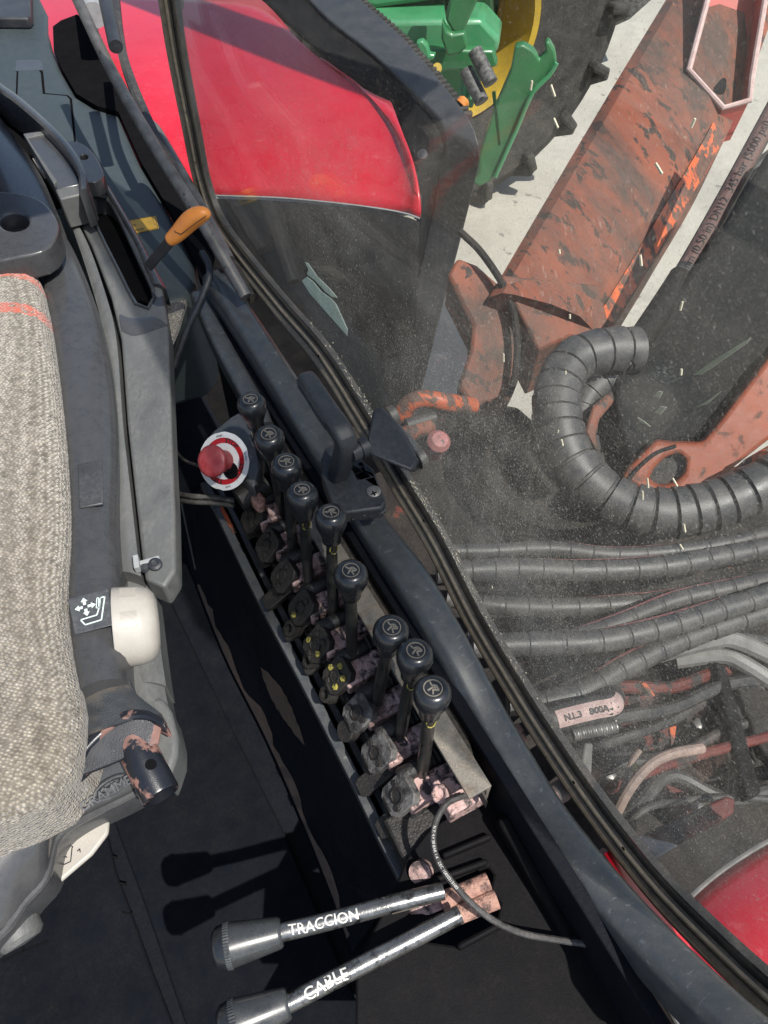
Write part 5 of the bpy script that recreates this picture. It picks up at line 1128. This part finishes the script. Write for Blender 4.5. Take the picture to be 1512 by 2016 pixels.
mb = MB(); mb.prism([D(x, y, 1.58) for x, y in ((1150, 850), (1165, 800), (1205, 768), (1210, 790), (1180, 825), (1172, 860), (1180, 890), (1165, 885))], -cn * 0.04); obj('arm_lip', mb, 'orange_boom', oa, bevel=0.008)
mb = MB(); mb.prism([D(x, y, 1.52) for x, y in ((1440, 930), (1470, 905), (1512, 880), (1560, 860), (1560, 885), (1500, 905))], -cn * 0.02); obj('arm_flange', mb, 'orange_bright', oa, bevel=0.004)

def wrapped(name, pts, r, pitch, label, group, n=420, step=0.12, m='hose_wrap', nn=16, cat='hose'):
    p = catmull(pts, n); mb = MB(); ph_ = rnd.uniform(0, 6); pitch0 = pitch
    mb.tube(p, lambda s: r * (1 + 0.03 * math.sin(s * 21 + ph_)) * ((1.0 - step * 0.45 * (((s + 0.012 * math.sin(s * 17 + ph_)) / pitch) % 1.0)) if (((s + 0.012 * math.sin(s * 17 + ph_)) / pitch) % 1.0) > (0.11 if r < 0.03 else 0.15) else 1.0 - step), nn)
    return tag(obj(name, mb, m, smooth=25), label, cat, group), p
wrapped('wrapped_hose', [D(1250, 690, 1.62), D(1185, 692, 1.6), D(1128, 712, 1.58), D(1098, 770, 1.55), D(1102, 850, 1.52), D(1138, 925, 1.5), D(1210, 985, 1.48), D(1300, 1010, 1.46), D(1400, 995, 1.45), D(1500, 955, 1.44), D(1600, 900, 1.44)], 0.050, 0.040, 'fat black spiral wrapped hose bundle curving below the orange arm', 'spiral wrapped hoses', step=0.16, nn=20)
wrapped('wrapped_hose', [D(1230, 735, 1.66), D(1190, 748, 1.66), D(1150, 790, 1.66), D(1140, 850, 1.66), D(1160, 930, 1.66)], 0.04, 0.04, 'black spiral wrapped hose half hidden inside the bend of the fat bundle', 'spiral wrapped hoses', step=0.16)
HS = [([(860, 1085), (960, 1085), (1080, 1080), (1200, 1092), (1300, 1088), (1420, 1072), (1600, 1030)], 0.20, 0.015, 'uppermost of the thin wrapped hoses crossing to the right edge', 1),
      ([(860, 1128), (1000, 1120), (1130, 1124), (1280, 1118), (1400, 1100), (1512, 1078), (1620, 1050)], 0.22, 0.0205, 'thick wrapped hose second from top of the crossing hoses', 1),
      ([(880, 1178), (980, 1192), (1100, 1196), (1220, 1190), (1330, 1178), (1460, 1150), (1620, 1110)], 0.16, 0.018, 'wrapped hose with pink paint patch, third of the crossing hoses', 1),
      ([(920, 1262), (1020, 1264), (1130, 1256), (1230, 1222), (1330, 1182), (1440, 1158), (1620, 1120)], 0.21, 0.017, 'wrapped hose rising to the right, fourth of the crossing hoses', 1),
      ([(930, 1272), (1050, 1268), (1180, 1262), (1300, 1236), (1420, 1200), (1512, 1172), (1640, 1130)], 0.24, 0.020, 'thick wrapped hose with pink edge, fifth of the crossing hoses', 1),
      ([(1000, 1385), (1080, 1380), (1150, 1360), (1230, 1312), (1330, 1265), (1440, 1225), (1640, 1160)], 0.20, 0.020, 'lowest wrapped hose curving up from the seal to the right edge', 1)]
for pts, z, r, lb_, ov in HS:
    o_, pth = wrapped('wrapped_hose', [U(x, y, z) for x, y in pts], r, 0.048, lb_, 'thin wrapped hoses crossing behind the glass', n=300, step=0.09)
    mb = MB(); i0, i1 = rnd.randint(60, 110), rnd.randint(170, 250); rows = []
    for i in range(i0, i1, 2):
        d_ = (pth[i + 1] - pth[i - 1]).normalized(); n_ = V(-0.1, 0.75, 0.65); n_ = (n_ - d_ * n_.dot(d_)).normalized(); s2 = n_.cross(d_); w = 0.28 * (math.sin(math.pi * (i - i0) / (i1 - i0)) ** 0.5) + rnd.uniform(-0.06, 0.03)
        rows.append([pth[i] + (n_ * math.cos(a) + s2 * math.sin(a)) * (r * 1.012) for a in (-w, 0, w)])
    for a, b in zip(rows, rows[1:]):
        for j in range(2): mb.add([a[j], a[j + 1], b[j + 1], b[j]], [(0, 1, 2, 3)])
    obj('pink_overspray', mb, 'overspray', o_)
# labelled hose end and spring below
lh = thing('labelled_hose', U(1150, 1400, 0.25), 'short black hose end with pink marked label near the seal', 'hose')
pth = catmull([U(1060, 1425, 0.26), U(1120, 1408, 0.26), U(1170, 1396, 0.26), U(1198, 1390, 0.25), U(1206, 1372, 0.2)], 24)
mb = MB(); mb.tube(pth, 0.0195, 14); obj('jacket', mb, 'hose_black', lh)
mb = MB(); seg = pth[3:19]; rows = []
for i, p in enumerate(seg[:-1]):
    d_ = (seg[i + 1] - p).normalized(); n_ = (V(0, -0.45, 0.9)); n_ = (n_ - d_ * n_.dot(d_)).normalized(); s2 = n_.cross(d_); rows.append([p + (n_ * math.cos(a) + s2 * math.sin(a)) * 0.0200 for a in (-0.7, -0.35, 0, 0.35, 0.7)])
for a, b in zip(rows, rows[1:]):
    for j in range(4): mb.add([a[j], a[j + 1], b[j + 1], b[j]], [(0, 1, 2, 3)])
obj('label', mb, 'weld_edge', lh)
mb = MB(); text_tube(mb, 'N.L.3   800A', 0.013, seg, 0.0202, V(0, -0.45, 0.9), start=0.01, lift=0.0006, bold=0.0004); obj('lettering', mb, 'print_black', lh, smooth=0)
mb = MB(); a = U(1128, 1446, 0.24); b = U(1214, 1430, 0.24); ax_ = (b - a).normalized(); x_ = ax_.orthogonal().normalized(); y_ = ax_.cross(x_)
mb.tube([a.lerp(b, t / 400) + (x_ * math.cos(t * 0.3927) + y_ * math.sin(t * 0.3927)) * 0.0085 for t in range(401)], 0.0016, 6); tag(obj('coil_spring', mb, 'steel_bolt'), 'small steel coil spring under the labelled hose', 'spring')
cable('steel_pipe', [U(1200, 1630, 0.1), U(1235, 1560, 0.15), U(1275, 1510, 0.17), U(1320, 1485, 0.17), U(1382, 1473, 0.15)], 0.0085, 'rust_pipe', 'bent rusty steel pipe with open end under the hoses', 30, 'pipe')
yb, _ = cable('steel_pipe', [U(1210, 1600, 0.1), U(1230, 1545, 0.13), U(1245, 1500, 0.15), U(1258, 1480, 0.14)], 0.0055, 'rust_pipe', 'short thin rusty pipe with yellow paint dab', 20, 'pipe')
mb = MB(); mb.tube([U(1243, 1516, 0.145), U(1247, 1502, 0.149)], 0.0062, 8); obj('paint_dab', mb, 'yellow_mark', yb)
for pts, lb_ in (([U(1290, 1290, 0.06), U(1400, 1262, 0.1), U(1450, 1262, 0.1), U(1560, 1312, 0.08)], 'grey pipe leaving at the right edge, upper one'), ([U(1330, 1300, 0.05), U(1420, 1290, 0.07), U(1470, 1310, 0.07), U(1560, 1370, 0.05)], 'grey pipe leaving at the right edge, lower one')):
    cable('grey_pipe', pts, 0.016, 'grey_pipe', lb_, 24, 'pipe', 'grey pipes at the right edge')

# ------------------------------------------------------------------ greasy machine frame under all that
mf = thing('machine_frame', U(1250, 1300, -0.3), 'dark greasy tractor frame under the hydraulic hoses', 'frame')
fr_ = [(640, 860), (770, 800), (860, 800), (960, 790), (1020, 800), (1100, 870), (1260, 960), (1512, 900), (1700, 860), (1900, 1500), (1900, 2300), (1300, 2200), (900, 1500)]
mb = MB(); mb.prism([U(x, y, -0.08) for x, y in fr_], V(0, 0, -0.25)); obj('deck', mb, 'frame_grease', mf, bevel=0.01)
def fplate(name, px, z, m, th=0.02, bev=0.004): mb = MB(); mb.prism([U(x, y, z) for x, y in px], V(0, 0, -th)); return obj(name, mb, m, mf, bevel=bev)
fplate('red_plate', [(1225, 1360), (1290, 1345), (1330, 1400), (1325, 1470), (1260, 1480), (1200, 1440)], 0.02, 'dark_red')
fplate('red_beam', [(1270, 1640), (1430, 1566), (1448, 1572), (1446, 1600), (1345, 1656), (1330, 1662)], 0.1, 'dark_red')
fplate('pale_plate', [(1252, 1640), (1338, 1662), (1292, 1690), (1258, 1672)], 0.105, 'pale_plate', 0.01)
fplate('angle_bar', [(1150, 1460), (1168, 1462), (1164, 1540), (1140, 1520)], 0.12, 'grey_pipe', 0.01)
fplate('dark_bar', [(1405, 1300), (1430, 1310), (1500, 1560), (1470, 1570)], 0.08, 'inner_black', 0.03)
fplate('step_plate', [(1440, 1330), (1512, 1300), (1600, 1380), (1600, 1560), (1500, 1480)], 0.05, 'frame_grease', 0.03)
fplate('orange_tab', [(1262, 1345), (1272, 1343), (1290, 1368), (1282, 1372)], 0.10, 'orange_bright', 0.004, 0.001)
fplate('orange_tab', [(1318, 1432), (1332, 1428), (1328, 1460), (1322, 1468)], 0.06, 'orange_bright', 0.01, 0.001)
fplate('orange_tab', [(1108, 1465), (1120, 1462), (1118, 1475)], 0.2, 'orange_bright', 0.01, 0.001)
# orange fittings under the wedge of the latch
of = thing('hose_fitting', U(850, 830, 0.1), 'orange painted hose fittings just behind the latch wedge', 'fitting')
mb = MB(); mb.tube(catmull([U(790, 830, 0.12), U(800, 800, 0.16), U(830, 785, 0.18), U(880, 792, 0.17), U(930, 800, 0.12)], 24), 0.02, 12); obj('elbow', mb, 'orange_bright', of)
mb = MB(); mb.cyl(U(800, 838, 0.15), U(856, 822, 0.15), 0.016, 0.016, 12); obj('collar', mb, 'hose_black', of)
mb = MB(); mb.cyl(U(790, 860, 0.14), U(850, 836, 0.14), 0.02, 0.02, 12); obj('sleeve', mb, 'orange_boom', of)
mb = MB(); mb.lathe(U(862, 872, 0.12), V(0.2, -0.4, 1), [(-0.05, 0.024), (0.01, 0.026), (0.022, 0.018), (0.026, 0)], 18); obj('cap', mb, 'overspray', of)
# ends of the hoses and pink fittings seen through the gap behind the sill
for k in range(9):
    t = 0.42 + k * 0.088; p = W(t, -0.03, 0.46 - 0.05 * math.sin(math.pi * min(1, max(0, (t - 0.3) / 1.0))) + 0.008 * math.sin(k * 2.1))
    m_ = ['pink_cast', 'overspray', 'rust_pin', 'grey_pipe'][k % 4]; hx = thing('pipe_fitting', p, 'painted pipe fitting in the gap behind the sill, number %s counted from the latch' % ('one', 'two', 'three', 'four', 'five', 'six', 'seven', 'eight', 'nine')[k], 'fitting', 'fittings in the gap behind the sill')
    mb = MB(); mb.cyl(p - GN * 0.04 - ZUP * 0.02, p + GN * 0.022 - ZUP * 0.02, 0.013, 0.013, 12); obj('stub', mb, m_, hx)
    mb = MB(); mb.lathe(p - GN * 0.015 - ZUP * 0.017, GN, [(0, 0.018), (0.022, 0.018)], 6); obj('nut', mb, ['steel_bolt', 'pink_cast'][k % 2], hx, bevel=0.002)
# ------------------------------------------------------------------ red bonnet side at the lower right
rh = thing('red_bonnet', U(1480, 1850, 0.2), 'glossy red body panel at the lower right corner', 'body panel')
a = catmull([U(x, y, 0.30) for x, y in ((1300, 1850), (1345, 1790), (1400, 1738), (1460, 1695), (1530, 1655), (1640, 1610))], 20)
b = catmull([U(x, y, 0.34) for x, y in ((1420, 2150), (1480, 2100), (1560, 2050), (1640, 2000), (1700, 1950), (1760, 1900))], 20)
mb = MB(); mb.loft(a, b, 0.03, 10, drop=0.06); obj('skin', mb, 'red_paint', rh, smooth=60)
mb = MB(); mb.tube([p + V(0, 0.004, 0.001) for p in a], 0.003, 6); obj('edge_trim', mb, 'grey_pipe', rh)
mb = MB(); c_ = [W(t, -0.022, 0.44) for t in (1.12, 1.25, 1.4, 1.6, 1.8)]
mb.loft(c_, [p + GN * 0.03 - ZUP * 0.02 for p in c_], 0, 2); obj('flange', mb, 'red_paint', rh)

# beam added out of view above the window to cast a shadow on the fender
k_ = 1.5 / SUN_DIR.z; sh = V(SUN_DIR.x, SUN_DIR.y, SUN_DIR.z) * k_
q0 = U(300, 0, 0.46) + sh; q1 = U(770, 195, 0.43) + sh
mb = MB(); mb.bar(q0 + (q0 - q1) * 0.4, q1 + (q1 - q0) * 0.05, 0.16, 0.14)
tag(obj('shadow_beam', mb, 'orange_boom', bevel=0.01), 'unseen orange beam added above the window to shade the fender', 'beam')

# tangle of thin dark hoses in the shade below the wrapped ones
for k in range(8):
    y0 = 1330 + 42 * k + rnd.uniform(-12, 12); z0 = 0.02 + 0.02 * (k % 3)
    pts = [U(1050 + 22 * k, y0 + 40, z0), U(1180 + 12 * k, y0 + rnd.uniform(-25, 25), z0 + 0.05), U(1320, y0 - 30 + rnd.uniform(-40, 30), z0 + 0.03), U(1450, y0 - 70 + rnd.uniform(-30, 60), z0), U(1640, y0 - 90 + rnd.uniform(-60, 90), z0 - 0.04)]
    cable('thin_hose', pts, rnd.choice((0.006, 0.009, 0.012)), rnd.choice(('hose_black', 'hose_black', 'hose_wrap', 'dark_red')), 'thin dark hose in the shaded tangle, %s from the top' % ('first', 'second', 'third', 'fourth', 'fifth', 'sixth', 'seventh', 'eighth')[k], 30, 'hose', 'thin hoses in the shaded tangle')
for k, (x, y, m_) in enumerate(((1365, 1400, 'grease_cast'), (1430, 1470, 'grease_cast'), (1330, 1560, 'dark_red'), (1440, 1350, 'grease_cast'), (1210, 1500, 'grease_cast'))):
    c_ = U(x, y, -0.02); t_ = thing('frame_bracket', c_, 'greasy steel bracket on the frame, %s' % ('left of the tangle of thin hoses', 'near the right edge', 'above the red beam', 'under the grey pipes', 'behind the bent pipe')[k], 'bracket', 'greasy brackets on the frame')
    mb = MB(); a_ = rnd.uniform(0, 3); e1 = V(math.cos(a_), math.sin(a_), 0); e2 = V(-math.sin(a_), math.cos(a_), 0)
    mb.box(c_, e1 * 0.05, e2 * 0.022, ZUP * 0.03); mb.box(c_ + e1 * 0.03 + ZUP * 0.03, e1 * 0.012, e2 * 0.03, ZUP * 0.03); obj('plate', mb, m_, t_, bevel=0.004)
    for q in (-1, 1): mb = MB(); mb.lathe(c_ + e1 * 0.03 * q - e1 * 0.012 + ZUP * 0.03, ZUP, [(0, 0.011), (0.01, 0.011), (0.012, 0.007)], 6); obj('bolt', mb, 'steel_bolt', t_)
